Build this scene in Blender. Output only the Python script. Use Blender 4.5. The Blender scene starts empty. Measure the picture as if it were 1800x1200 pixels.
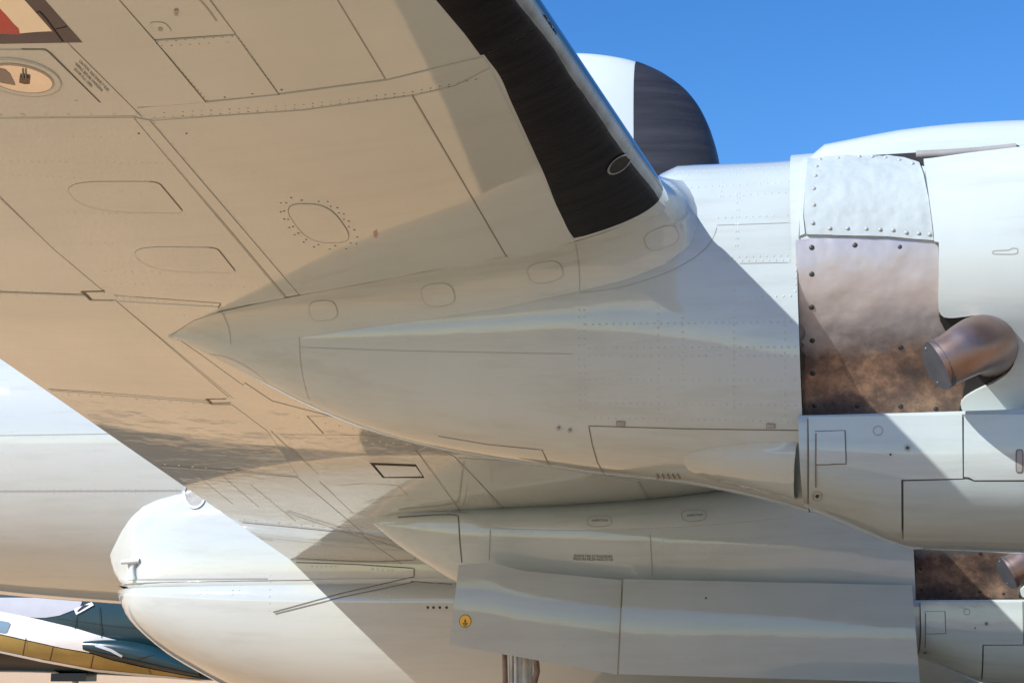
import bpy, bmesh, math, random
from mathutils import Vector, Matrix, noise
from mathutils.bvhtree import BVHTree
from mathutils.geometry import delaunay_2d_cdt

SC = bpy.context.scene
COL = SC.collection
random.seed(7)

# ------------------------------------------------------------------ camera
YAW, PITCH, FPX = math.radians(11.7), math.radians(11.12), 2900.0
EYE = Vector((0, 0, 1.65))
FW = Vector((-math.sin(YAW) * math.cos(PITCH), math.cos(YAW) * math.cos(PITCH), math.sin(PITCH)))
RT = Vector((math.cos(YAW), math.sin(YAW), 0))
UP = RT.cross(FW)
cam = bpy.data.cameras.new('camera')
cam.sensor_width = 36.0
cam.lens = FPX / 1800 * 36
cam.clip_end = 6000
cam.clip_start = 0.05
co = bpy.data.objects.new('camera', cam)
COL.objects.link(co)
M3 = Matrix((RT, UP, -FW)).transposed()
co.matrix_world = Matrix.Translation(EYE) @ M3.to_4x4()
SC.camera = co

# ------------------------------------------------------------------ light
SUN_DIR = Vector((1.06, 1.0, -1.16)).normalized()       # the way the light travels
w = bpy.data.worlds.new('World')
SC.world = w
w.use_nodes = True
nt = w.node_tree
nt.nodes.clear()
wo = nt.nodes.new('ShaderNodeOutputWorld')
bg = nt.nodes.new('ShaderNodeBackground')
sky = nt.nodes.new('ShaderNodeTexSky')
sky.sky_type = 'NISHITA'
sky.sun_disc = False
sky.sun_elevation = math.asin(-SUN_DIR.z)
sky.sun_rotation = math.atan2(-SUN_DIR.x, -SUN_DIR.y)
sky.altitude = 800
sky.air_density = 1.0
sky.dust_density = 0.3
sky.ozone_density = 2.5
hsv = nt.nodes.new('ShaderNodeHueSaturation')
hsv.inputs['Saturation'].default_value = 1.33
hsv.inputs['Hue'].default_value = 0.507
hsv.inputs['Value'].default_value = 1.18
nt.links.new(sky.outputs[0], hsv.inputs['Color'])
nt.links.new(hsv.outputs[0], bg.inputs[0])
bg.inputs[1].default_value = 0.13
nt.links.new(bg.outputs[0], wo.inputs[0])
sun = bpy.data.lights.new('sun', 'SUN')
sun.energy = 5.0
sun.angle = math.radians(0.53)
sun.color = (1.0, 0.975, 0.935)
so = bpy.data.objects.new('sun', sun)
COL.objects.link(so)
so.rotation_euler = SUN_DIR.to_track_quat('-Z', 'Y').to_euler()
SC.view_settings.view_transform = 'Standard'
SC.view_settings.look = 'None'
SC.view_settings.gamma = 1
SC.view_settings.exposure = 0.41
SC.view_settings.use_curve_mapping = False
SC.render.engine = 'CYCLES'
SC.cycles.max_bounces = 8
SC.cycles.sample_clamp_indirect = 6

# ------------------------------------------------------------------ view helpers
def ray(px, py):
    return (FW * FPX + RT * (px - 900) + UP * (600 - py)).normalized()

def at_y(px, py, Y):
    d = ray(px, py)
    return EYE + d * (Y / d.y)

def proj(P):
    v = P - EYE
    z = v.dot(FW)
    return 900 + FPX * v.dot(RT) / z, 600 - FPX * v.dot(UP) / z

def interp(tab, x):
    """piecewise smooth (monotone-ish cubic) through a list of (x, y)"""
    if x <= tab[0][0]: return tab[0][1]
    if x >= tab[-1][0]: return tab[-1][1]
    for i in range(len(tab) - 1):
        x0, y0 = tab[i]; x1, y1 = tab[i + 1]
        if x0 <= x <= x1:
            h = x1 - x0; d = (y1 - y0) / h
            dl = (y0 - tab[i - 1][1]) / (x0 - tab[i - 1][0]) if i > 0 else d
            dr = (tab[i + 2][1] - y1) / (tab[i + 2][0] - x1) if i + 2 < len(tab) else d
            m0 = 0 if dl * d <= 0 else 2 * dl * d / (dl + d)
            m1 = 0 if dr * d <= 0 else 2 * dr * d / (dr + d)
            t = (x - x0) / h
            return (y0 * (2*t**3 - 3*t*t + 1) + m0*h*(t**3 - 2*t*t + t)
                    + y1 * (-2*t**3 + 3*t*t) + m1*h*(t**3 - t*t))

class Geo:
    """vertices and faces collected into one mesh"""
    def __init__(s): s.v = []; s.f = []; s.flat = set()
    def add(s, vs, fs, flat=False):
        b = len(s.v); s.v += [Vector(p) for p in vs]
        for f in fs:
            if flat: s.flat.add(len(s.f))
            s.f.append(tuple(b + i for i in f))
    def loft(s, rings, closed=True, cap=False, flip=False):
        n = len(rings[0]); fs = []
        vs = [p for r in rings for p in r]
        m = n if closed else n - 1
        for i in range(len(rings) - 1):
            for j in range(m):
                a, b = i*n + j, i*n + (j+1) % n
                q = (a, b, b + n, a + n)
                fs.append(q[::-1] if flip else q)
        s.add(vs, fs)
        if cap:
            s.add(rings[0], [tuple(range(n))], True); s.add(rings[-1], [tuple(range(n))[::-1]], True)
    def tube(s, pts, radii, seg=12, cap=True):
        rings = []
        up = None
        for i, p in enumerate(pts):
            a = pts[max(i-1, 0)]; b = pts[min(i+1, len(pts)-1)]
            t = (Vector(b) - Vector(a)).normalized()
            if up is None:
                up = t.orthogonal().normalized()
            u = (up - t * up.dot(t)).normalized(); up = u
            v = t.cross(u)
            r = radii[i] if isinstance(radii, (list, tuple)) else radii
            rings.append([Vector(p) + u*r*math.cos(k*2*math.pi/seg) + v*r*math.sin(k*2*math.pi/seg) for k in range(seg)])
        s.loft(rings, True, cap)
    def box(s, c, sx, sy, sz, R=None):
        vs = []
        for x in (-1, 1):
            for y in (-1, 1):
                for z in (-1, 1):
                    p = Vector((x*sx/2, y*sy/2, z*sz/2))
                    if R: p = R @ p
                    vs.append(Vector(c) + p)
        s.add(vs, [(0,1,3,2),(4,6,7,5),(0,4,5,1),(2,3,7,6),(0,2,6,4),(1,5,7,3)], True)
    def bvh(s): return BVHTree.FromPolygons([tuple(p) for p in s.v], s.f)

def make(name, g, mat, parent=None, kind=None, smooth=True, label=None):
    me = bpy.data.meshes.new(name)
    me.from_pydata([tuple(p) for p in g.v], [], g.f)
    me.update()
    bm = bmesh.new(); bm.from_mesh(me)
    bmesh.ops.recalc_face_normals(bm, faces=bm.faces) if len(bm.faces) < 0 else None
    bm.to_mesh(me); bm.free()
    fl = [smooth and (i not in g.flat) for i in range(len(g.f))]
    me.polygons.foreach_set('use_smooth', fl)
    me.materials.append(mat)
    o = bpy.data.objects.new(name, me)
    COL.objects.link(o)
    if parent is not None:
        o.parent = parent
        if parent.type == 'EMPTY':
            o.matrix_parent_inverse = Matrix.Translation(-parent.location)
    if kind: o['kind'] = kind
    if label: o['label'] = label
    return o

def thing(name, loc, label, cat, group=None):
    o = bpy.data.objects.new(name, None)
    o.location = loc; COL.objects.link(o)
    o['label'] = label; o['category'] = cat
    if group: o['group'] = group
    return o

# ------------------------------------------------------------------ work on a surface seen through pixels
def hit(S, px, py):
    d = ray(px, py)
    for s in (S if isinstance(S, (list, tuple)) else [S]):
        pass
    best = None
    for s in (S if isinstance(S, (list, tuple)) else [S]):
        l, n, i, dist = s.ray_cast(EYE, d)
        if l is not None and (best is None or dist < best[2]):
            if n.dot(d) > 0: n = -n
            best = (l, n, dist)
    return best

def densify(poly, step, closed=True):
    out = []
    n = len(poly)
    for i in range(n if closed else n - 1):
        a = Vector(poly[i]); b = Vector(poly[(i+1) % n])
        k = max(1, int((b - a).length / step))
        for j in range(k): out.append(a.lerp(b, j / k))
    if not closed: out.append(Vector(poly[-1]))
    return out

def rounded(corners, r=0.3, seg=6):
    """closed polygon with its corners rounded; r as a share of the shorter side"""
    out = []
    n = len(corners)
    for i in range(n):
        p = Vector(corners[i]); a = Vector(corners[i-1]); b = Vector(corners[(i+1) % n])
        ra = r if not isinstance(r, (list, tuple)) else r[i]
        if ra <= 0:
            out.append(p); continue
        q0 = p.lerp(a, ra); q1 = p.lerp(b, ra)
        for k in range(seg + 1):
            t = k / seg
            out.append(q0*(1-t)**2 + p*2*t*(1-t) + q1*t*t)
    return [tuple(p) for p in out]

def smoothline(pts, step=12):
    """Catmull-Rom through the points"""
    P = [Vector(p) for p in pts]; out = []
    for i in range(len(P) - 1):
        p0 = P[max(i-1, 0)]; p1 = P[i]; p2 = P[i+1]; p3 = P[min(i+2, len(P)-1)]
        k = max(2, int((p2 - p1).length / step))
        for j in range(k):
            t = j / k
            out.append(0.5*((2*p1) + (p2-p0)*t + (2*p0 - 5*p1 + 4*p2 - p3)*t*t + (3*p1 - p0 - 3*p2 + p3)*t**3))
    out.append(P[-1])
    return [tuple(p) for p in out]

def inside(poly, x, y):
    c = False; n = len(poly); j = n - 1
    for i in range(n):
        xi, yi = poly[i]; xj, yj = poly[j]
        if (yi > y) != (yj > y) and x < (xj - xi)*(y - yi)/(yj - yi) + xi: c = not c
        j = i
    return c

def patch_geo(g, poly, S, off=0.003, depth=0.006, step=16, offfn=None, skirt=True):
    B = densify(poly, step)
    pl = [tuple(p) for p in B]
    xs = [p[0] for p in pl]; ys = [p[1] for p in pl]
    pts = [Vector(p) for p in pl]
    nb = len(pts)
    y = min(ys) + step*0.5; row = 0
    while y < max(ys):
        x = min(xs) + step*(0.5 if row % 2 else 0.25)
        while x < max(xs):
            if inside(pl, x, y) and min((x-p[0])**2 + (y-p[1])**2 for p in pl) > (0.45*step)**2:
                pts.append(Vector((x, y)))
            x += step
        y += step*0.87; row += 1
    vs, es, fs, ov, oe, of = delaunay_2d_cdt(pts, [(i, (i+1) % nb) for i in range(nb)], [], 1, 1e-4)
    H = [hit(S, p.x, p.y) for p in vs]
    top = []
    for p, h in zip(vs, H):
        if h is None: top.append(None); continue
        o = off if offfn is None else offfn(p.x, p.y)
        top.append(h[0] + h[1]*o)
    used = {}
    V = []; Fc = []
    def idx(i):
        if i not in used: used[i] = len(V); V.append(top[i])
        return used[i]
    for f in fs:
        if all(top[i] is not None for i in f):
            q = [idx(i) for i in f]
            n = (V[q[1]]-V[q[0]]).cross(V[q[2]]-V[q[0]])
            if n.dot(H[f[0]][1]) < 0: q = q[::-1]
            Fc.append(q)
    g.add(V, Fc)
    if skirt:
        order = {}
        for i, o in enumerate(ov):
            for k in o:
                if k < nb: order[k] = i
        loop = [order.get(k) for k in range(nb)]
        sv = []; sf = []
        for k in range(nb):
            a, b = loop[k], loop[(k+1) % nb]
            if a is None or b is None or a == b or top[a] is None or top[b] is None: continue
            na, nn = H[a][1], H[b][1]
            m = len(sv)
            sv += [top[a], top[b], top[b] - nn*depth, top[a] - na*depth]
            sf.append((m, m+1, m+2, m+3))
        g.add(sv, sf, True)

def patch(name, poly, S, mat, parent, off=0.003, depth=0.006, step=16, offfn=None, label=None, kind=None, skirt=True):
    g = Geo(); patch_geo(g, poly, S, off, depth, step, offfn, skirt)
    return make(name, g, mat, parent, kind, True, label)

def ribbon(g, pts, S, width=0.006, off=0.0015, step=10, closed=False):
    pp = densify(pts, step, closed)
    if closed: pp.append(pp[0])
    H = [hit(S, p.x, p.y) for p in pp]
    run = []
    def flush():
        if len(run) > 1:
            L = []; R = []
            for i, h in enumerate(run):
                t = (run[min(i+1, len(run)-1)][0] - run[max(i-1, 0)][0])
                if t.length < 1e-9: t = Vector((1, 0, 0))
                s = t.cross(h[1]).normalized() * width/2
                L.append(h[0] + h[1]*off + s); R.append(h[0] + h[1]*off - s)
            n = len(L)
            g.add(L + R, [(i, i+1, n+i+1, n+i) for i in range(n-1)])
        run.clear()
    for h in H:
        if h is None or (run and (h[0]-run[-1][0]).length > 1.5): flush()
        if h is not None: run.append(h)
    flush()

def rivet_at(g, p, n, r, hgt=0.4, seg=6):
    u = n.orthogonal().normalized(); v = n.cross(u)
    vs = [p + (u*math.cos(k*2*math.pi/seg) + v*math.sin(k*2*math.pi/seg))*r for k in range(seg)]
    vs += [p + (u*math.cos(k*2*math.pi/seg) + v*math.sin(k*2*math.pi/seg))*r*0.6 + n*r*hgt*0.8 for k in range(seg)]
    vs.append(p + n*r*hgt)
    fs = [(k, (k+1) % seg, seg + (k+1) % seg, seg + k) for k in range(seg)]
    fs += [(seg + k, seg + (k+1) % seg, 2*seg) for k in range(seg)]
    g.add(vs, fs)

def rivet_row(g, pts, S, gap=0.035, r=0.006, off=0.002, jit=0.0, skip=0.0):
    pp = densify(pts, 4, False)
    last = None; acc = 0
    for p in pp:
        h = hit(S, p.x, p.y)
        if h is None: last = None; continue
        if last is not None:
            acc += (h[0]-last).length
        if last is None or acc >= gap:
            acc = 0
            if random.random() >= skip:
                rivet_at(g, h[0] + h[1]*off + Vector((random.uniform(-jit, jit) for _ in range(3))), h[1], r)
        last = h[0]

def text_geo(g, body, origin, ex, ey, S, off=0.004, align='LEFT'):
    """flat lettering laid on a surface; ex, ey = pixel vectors of one em along and up"""
    cu = bpy.data.curves.new('lettering', 'FONT'); cu.body = body; cu.size = 1.0; cu.align_x = align
    cu.resolution_u = 2
    to = bpy.data.objects.new('lettering', cu); COL.objects.link(to)
    dg = bpy.context.evaluated_depsgraph_get()
    me = bpy.data.meshes.new_from_object(to.evaluated_get(dg))
    vs = []
    ok = True
    for v in me.vertices:
        h = hit(S, origin[0] + ex[0]*v.co.x + ey[0]*v.co.y, origin[1] + ex[1]*v.co.x + ey[1]*v.co.y)
        if h is None: ok = False; break
        vs.append(h[0] + h[1]*off)
    if ok: g.add(vs, [tuple(p.vertices) for p in me.polygons], True)
    bpy.data.objects.remove(to); bpy.data.curves.remove(cu); bpy.data.meshes.remove(me)

# ------------------------------------------------------------------ materials
def mat(name, col, rough=0.4, metal=0.0, vary=0.0, vscale=3.0, bump=0.0, bscale=4.0, stretch=(1, 1, 1),
        coat=0.0, fine=0.0, fscale=60.0, col2=None, spec=0.5, rvary=0.0, detail=4.0, streak=0.0):
    m = bpy.data.materials.new(name); m.use_nodes = True
    t = m.node_tree; N = t.nodes; L = t.links
    b = N['Principled BSDF']
    b.inputs['Base Color'].default_value = (*col, 1)
    b.inputs['Roughness'].default_value = rough
    b.inputs['Metallic'].default_value = metal
    b.inputs['Specular IOR Level'].default_value = spec
    if coat:
        b.inputs['Coat Weight'].default_value = coat
        b.inputs['Coat Roughness'].default_value = 0.02; b.inputs['Coat IOR'].default_value = 1.5
    tc = N.new('ShaderNodeTexCoord')
    mp = N.new('ShaderNodeMapping'); mp.inputs['Scale'].default_value = stretch
    L.new(tc.outputs['Object'], mp.inputs[0])
    def nz(scale, det=detail, rg=0.55):
        n = N.new('ShaderNodeTexNoise'); n.inputs['Scale'].default_value = scale
        n.inputs['Detail'].default_value = det; n.inputs['Roughness'].default_value = rg
        L.new(mp.outputs[0], n.inputs['Vector']); return n
    if vary or col2:
        n = nz(vscale)
        cr = N.new('ShaderNodeValToRGB')
        c2 = col2 or tuple(c*(1-vary) for c in col)
        cr.color_ramp.elements[0].position = 0.35; cr.color_ramp.elements[1].position = 0.65
        cr.color_ramp.elements[0].color = (*c2, 1)
        cr.color_ramp.elements[1].color = (*[min(1, c*(1+vary*0.3)) for c in col], 1)
        L.new(n.outputs[0], cr.inputs[0])
        out = cr.outputs[0]
        L.new(out, b.inputs['Base Color'])
    if streak and b.inputs['Base Color'].links:
        # dirt dragged back by the airstream
        m2 = N.new('ShaderNodeMapping'); m2.inputs['Scale'].default_value = (.22, 2.2, 2.2)
        L.new(tc.outputs['Object'], m2.inputs[0])
        n = N.new('ShaderNodeTexNoise'); n.inputs['Scale'].default_value = 3.2; n.inputs['Detail'].default_value = 8; n.inputs['Roughness'].default_value = .68
        L.new(m2.outputs[0], n.inputs['Vector'])
        mr = N.new('ShaderNodeMapRange'); mr.inputs[1].default_value = .48; mr.inputs[2].default_value = .78; mr.inputs[4].default_value = streak
        L.new(n.outputs[0], mr.inputs[0])
        mx = N.new('ShaderNodeMix'); mx.data_type = 'RGBA'; mx.blend_type = 'MULTIPLY'
        L.new(mr.outputs[0], mx.inputs[0]); L.new(b.inputs['Base Color'].links[0].from_socket, mx.inputs[6]); mx.inputs[7].default_value = (.62, .58, .52, 1)
        L.new(mx.outputs[2], b.inputs['Base Color'])
    if rvary:
        n = nz(vscale*1.7, 5)
        mr = N.new('ShaderNodeMapRange')
        mr.inputs[1].default_value = 0.3; mr.inputs[2].default_value = 0.7
        mr.inputs[3].default_value = max(0.01, rough - rvary); mr.inputs[4].default_value = rough + rvary
        L.new(n.outputs[0], mr.inputs[0]); L.new(mr.outputs[0], b.inputs['Roughness'])
    last = None
    for amt, sc, det in ((bump, bscale, 2.0), (fine, fscale, 3.0)):
        if amt:
            n = nz(sc, det)
            bp = N.new('ShaderNodeBump'); bp.inputs['Strength'].default_value = 1.0
            bp.inputs['Distance'].default_value = amt
            L.new(n.outputs[0], bp.inputs['Height'])
            if last: L.new(last.outputs[0], bp.inputs['Normal'])
            last = bp
    if last: L.new(last.outputs[0], b.inputs['Normal'])
    return m

GREY = (0.43, 0.485, 0.48)
M = {}
M['paint'] = mat('grey_paint', GREY, 0.05, vary=0.05, vscale=1.5, bump=0.0030, bscale=1.9, coat=.3, streak=.45, fine=.0011, fscale=7, rvary=0.02)
M['wing_paint'] = mat('wing_paint', GREY, 0.04, streak=.15, coat=1.0, fine=0.0007, fscale=7, vary=0.035, vscale=1.2, bump=0.0016, bscale=2.0, rvary=0.02)
M['fuselage_paint'] = mat('fuselage_paint', (0.455, 0.485, 0.465), 0.07, coat=1.0, streak=.35, vary=0.02, vscale=1.0, bump=0.004, bscale=1.6, rvary=0.05)
M['white_paint'] = mat('white_paint', (0.50, 0.56, 0.555), 0.28, vary=0.02, vscale=2.0, bump=0.001, bscale=2.0)
M['cowl_paint'] = mat('cowl_paint', (0.475, 0.535, 0.53), 0.2, streak=.4, vary=0.03, vscale=2.0, bump=0.002, bscale=2.5)
M['padded'] = mat('padded_paint', (0.40, 0.455, 0.455), 0.2, vary=0.06, vscale=5, bump=0.016, bscale=5.5, fine=0.004, fscale=17)
M['seam'] = mat('dark_seam', (0.14, 0.13, 0.115), 0.7)
M['soft_seam'] = mat('worn_seam', (0.30, 0.30, 0.28), 0.5)
M['rivet'] = mat('rivet_paint', (0.36, 0.37, 0.35), 0.3)
M['bolt'] = mat('dark_bolt', (0.03, 0.028, 0.025), 0.5)
M['boot'] = mat('black_rubber', (0.012, 0.012, 0.015), 0.45, spec=.12, col2=(.005,.005,.007), vscale=3, fine=0.0015, fscale=30, stretch=(0.5, 6, 2), bump=0.002, bscale=3)
M['boot_gloss'] = mat('glossy_black_rubber', (0.012, 0.012, 0.014), 0.08, bump=0.002, bscale=3, vary=0.3)
M['worn'] = mat('worn_bare_metal', (0.17, 0.20, 0.22), 0.22, vary=0.4, vscale=5, bump=0.002, bscale=12)
M['sand'] = mat('desert_sand', (0.60, 0.39, 0.215), 0.95, vary=0.15, vscale=0.35, fine=0.02, fscale=25)
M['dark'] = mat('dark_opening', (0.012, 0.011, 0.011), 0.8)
M['text'] = mat('stencil_black', (0.03, 0.03, 0.03), 0.5)

# ------------------------------------------------------------------ ground
g = Geo()
N_ = 40
g.add([(-3000, -3000, 0), (3000, -3000, 0), (3000, 3000, 0), (-3000, 3000, 0)], [(0, 1, 2, 3)])
make('ground', g, M['sand'], kind='structure')

# ------------------------------------------------------------------ the patrol airplane
plane = thing('patrol_airplane', (-3, 19.5, 0), 'large light grey four engined propeller plane seen from under its wing', 'airplane')

# ---- wing: straight taper between a leading and a trailing edge line
TE0 = at_y(0, 630, 10.2); TEk = (at_y(520, 990, 17.7) - TE0) / 7.5
LE0 = at_y(1175, 350, 9.0); LEk = (LE0 - at_y(940, 0, 6.7)) / 2.3
def le(Y): return LE0 + LEk*(Y - 9.0)
def te(Y): return TE0 + TEk*(Y - 10.2)
def W(Y, s, off=0.0):
    """point of the wing skin: s < 0 upper, s > 0 lower, |s| the share of the chord from the leading edge"""
    a, b = le(Y), te(Y); c = b - a
    x = abs(s)
    yt = 0.75*(.2969*math.sqrt(x) - .126*x - .3516*x*x + .2843*x**3 - .1036*x**4)
    L = math.hypot(c.x, c.z)
    k = 0.75 if s > 0 else -1.2
    up = Vector((-c.z, 0, c.x)); up = up/up.length
    if up.z < 0: up = -up
    p = a + c*x - up*(k*yt*L)
    if off:
        e = 1e-3
        s0, s1 = s - e, s + e
        if s > 0: s0 = max(s0, 1e-6)
        else: s1 = min(s1, -1e-6)
        t = W(Y, s1) - W(Y, s0)
        u = W(Y + .01, s) - W(Y, s)
        n = t.cross(u).normalized()
        q = a + c*0.4
        if n.dot(p - q) < 0: n = -n
        p = p + n*off
    return p
chord = [ (i/60)**1.7 for i in range(61)]
ss = [-x for x in chord[::-1]][:-1] + chord
ss = [s if s != 0 else 1e-7 for s in ss]
Yst = [0.9 + 18.6*i/120 for i in range(121)]
g = Geo()
def tipf(Y): return 1
rings = [[W(Y, s) for s in ss] for Y in Yst]
# rounded tip
tip = [[(W(Y0, s) + W(Y0, -s))/2*(1-k) + W(Y0, s)*k for s in ss] for Y0, k in ((0.55, 0.05), (0.6, .5), (0.72, .8))]
g.loft(tip + rings, closed=False)
wing = make('wing', g, M['wing_paint'], plane)
WS = g.bvh()
def wing_s(p):
    a, b = le(p.y), te(p.y); c = b - a
    return (p - a).dot(c)/c.length_squared

# far wing, for its shade on the ground
g2 = Geo(); g2.v = [Vector((p.x, 39.0 - p.y, p.z)) for p in g.v]; g2.f = [f[::-1] for f in g.f]
make('wing', g2, M['wing_paint'], plane)

# ---- outboard nacelle
YC1 = 9.95
def ring(x, Yc, w_, zt, zm, zb, n=2.5, seg=48):
    out = []
    for k in range(seg):
        a = 2*math.pi*k/seg
        c, s = math.cos(a), math.sin(a)
        yy = Yc - w_*math.copysign(abs(c)**(2/n), c)
        h = (zt - zm) if s > 0 else (zm - zb)
        out.append(Vector((x, yy, zm + h*math.copysign(abs(s)**(2/n), s))))
    return out

def fit_bottom(x, Yc, w_, zm, curve, n):
    """lowest point height so that the outline seen from the camera follows curve (px -> py)"""
    lo, hi = 0.2, zm - 0.01
    for _ in range(22):
        zb = (lo + hi)/2
        m = -1e9
        for k in range(25):
            a = math.pi*(1 + k/24)
            c, s = math.cos(a), math.sin(a)
            p = Vector((x, Yc - w_*math.copysign(abs(c)**(2/n), c), zm - (zm - zb)*abs(s)**(2/n)))
            px, py = proj(p)
            m = max(m, py - interp(curve, px))
        if m > 0: lo = zb
        else: hi = zb
    return (lo + hi)/2

def fit_top(x, Yc, w_, zm, curve, n):
    lo, hi = zm + 0.02, zm + 3
    for _ in range(22):
        zt = (lo + hi)/2
        m = 1e9
        for k in range(25):
            a = math.pi*k/24
            c, s = math.cos(a), math.sin(a)
            p = Vector((x, Yc - w_*math.copysign(abs(c)**(2/n), c), zm + (zt - zm)*abs(s)**(2/n)))
            px, py = proj(p)
            m = min(m, py - interp(curve, px))
        if m < 0: hi = zt
        else: lo = zt
    return (lo + hi)/2

bot1 = [(300, 590), (400, 640), (480, 683), (560, 722), (650, 757), (750, 785), (860, 806), (960, 821), (1060, 835),
        (1150, 844), (1210, 851), (1290, 866), (1350, 880), (1420, 900), (1480, 922), (1550, 950), (1600, 965), (1700, 969), (1800, 973), (2100, 980)]
top1 = [(1100, 297), (1160, 293), (1420, 279), (1425, 262), (1500, 244), (1600, 226), (1700, 216), (1800, 211), (1950, 208), (2300, 230)]
wid1 = [(296, 0.02), (320, 0.11), (350, 0.19), (400, 0.28), (480, 0.39), (560, 0.50), (700, 0.62), (850, 0.70), (1000, 0.75), (1200, 0.78), (1420, 0.79), (1800, 0.82), (2100, 0.80), (2300, 0.66)]
zmid1 = [(300, 592), (400, 575), (560, 560), (800, 540), (1010, 520), (1200, 540), (1420, 575), (1800, 590), (2300, 590)]
yc1 = [(296, 9.74), (400, 9.80), (640, 9.89), (900, YC1), (2000, YC1)]
rings1 = []
st1 = []
for px in list(range(296, 340, 6)) + list(range(340, 640, 20)) + list(range(640, 1400, 30)) + [1404]:
    w_ = interp(wid1, px); yc = interp(yc1, px)
    x = at_y(px, interp(zmid1, px), yc - w_).x
    if px < 1160:
        s = (le(yc).x - x)/(le(yc).x - te(yc).x)
        wl = W(yc, max(s, 0.001)).z
        zt = wl + 0.12
        zm = min(at_y(px, interp(zmid1, px), yc - w_).z, wl - 0.005)
        if px > 1020:
            k = (px - 1020)/140
            zt = zt*(1-k) + fit_top(x, yc, w_, zm, top1, 2.3)*k
    else:
        zm = at_y(px, interp(zmid1, px), yc - w_).z
        zt = fit_top(x, yc, w_, zm, top1, 2.3)
    zb = fit_bottom(x, yc, w_, zm, bot1, 2.3)
    if px < 700: zb = min(zb, wl - .012 - .0004*(px - 296))
    rings1.append(ring(x, yc, w_, zt, zm, zb, 2.3))
    st1.append(px)
g = Geo(); g.loft(rings1)
N1 = g.bvh()
nac1 = make('engine_nacelle', g, M['paint'], plane)

# fillet between wing and nacelle
def fillet(name, S, outer, inner, sag, matl, parent, nseg=8):
    rows = []
    n = 60
    O = densify_n(outer, n); I = densify_n(inner, n)
    for o, i in zip(O, I):
        h = hit(S, i[0], i[1])
        if h is None: continue
        p1 = h[0] + h[1]*0.002
        p0 = o
        c = Vector((p0.x*.5 + p1.x*.5, p1.y, p0.z))
        c = (p0 + p1)/2*(1-sag) + c*sag
        rows.append([p0*(1-t)**2 + c*2*t*(1-t) + p1*t*t for t in [k/nseg for k in range(nseg+1)]])
    g = Geo(); g.loft(rows, closed=False)
    return make(name, g, matl, parent), g

def densify_n(pts, n):
    P = [Vector(p) for p in pts]
    L = [0]
    for a, b in zip(P, P[1:]): L.append(L[-1] + (b-a).length)
    out = []
    for k in range(n+1):
        t = L[-1]*k/n
        for i in range(len(P)-1):
            if L[i] <= t <= L[i+1] + 1e-9:
                out.append(P[i].lerp(P[i+1], (t-L[i])/max(1e-9, L[i+1]-L[i]))); break
    return out
outer_px = [(302, 588), (340, 562), (390, 546), (450, 533), (520, 519), (640, 497), (750, 476), (880, 452), (1000, 427), (1070, 405), (1130, 380), (1168, 352)]
outer = []
for p in outer_px:
    h = hit(WS, *p)
    if h: outer.append(h[0] - Vector((0, 0, 0.0055)))
Yf = outer[-1].y
outer += [W(Yf, s) for s in (0.001, -0.004, -0.02, -0.05)]
inner = [(303, 591), (330, 595), (360, 598), (400, 601), (460, 600), (540, 592), (640, 576), (760, 560), (880, 542), (1010, 514), (1100, 492), (1170, 464), (1212, 432), (1226, 400), (1226, 370), (1216, 338), (1200, 318)]
outer = densify_n(outer, 60); 
fil1, fg = fillet('wing_fillet', N1, outer, inner, 0.85, M['paint'], nac1)
F1 = fg.bvh()

# ---- power section in front of the firewall: round cowl, lower scoop, top intake
fwd = []                    # everything here is repeated on the inboard nacelle
def F_(o): fwd.append(o); return o
X0 = at_y(1419, 575, 9.2).x
def xpx(px, py=575, Y=9.2): return at_y(px, py, Y).x
barrel_r = [(1396, .770), (1480, .775), (1640, .785), (1800, .80), (1950, .80), (2080, .76), (2150, .70)]
barrel_z = [(1396, 3.945), (1800, 3.955), (2150, 3.96)]
rings = []
for px in [1396, 1404, 1417, 1440, 1480, 1540, 1600, 1660, 1720, 1800, 1880, 1950, 2010, 2060, 2100, 2130, 2150]:
    r = interp(barrel_r, px); z = interp(barrel_z, px)
    rings.append(ring(xpx(px), YC1, r, z + r, z, z - r, 2.0, 64))
g = Geo(); g.loft(rings)
xn = rings[-1][0].x
g.loft([ring(xn - .25*(k > 0) - .4*(k > 1), YC1, (.70, .62, .6)[k], 3.96 + (.70, .62, .6)[k], 3.96, 3.96 - (.70, .62, .6)[k], 2.0, 64) for k in range(3)], cap=False)
barrel = F_(make('engine_cowl', g, M['cowl_paint'], nac1))
B1 = g.bvh()
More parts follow.
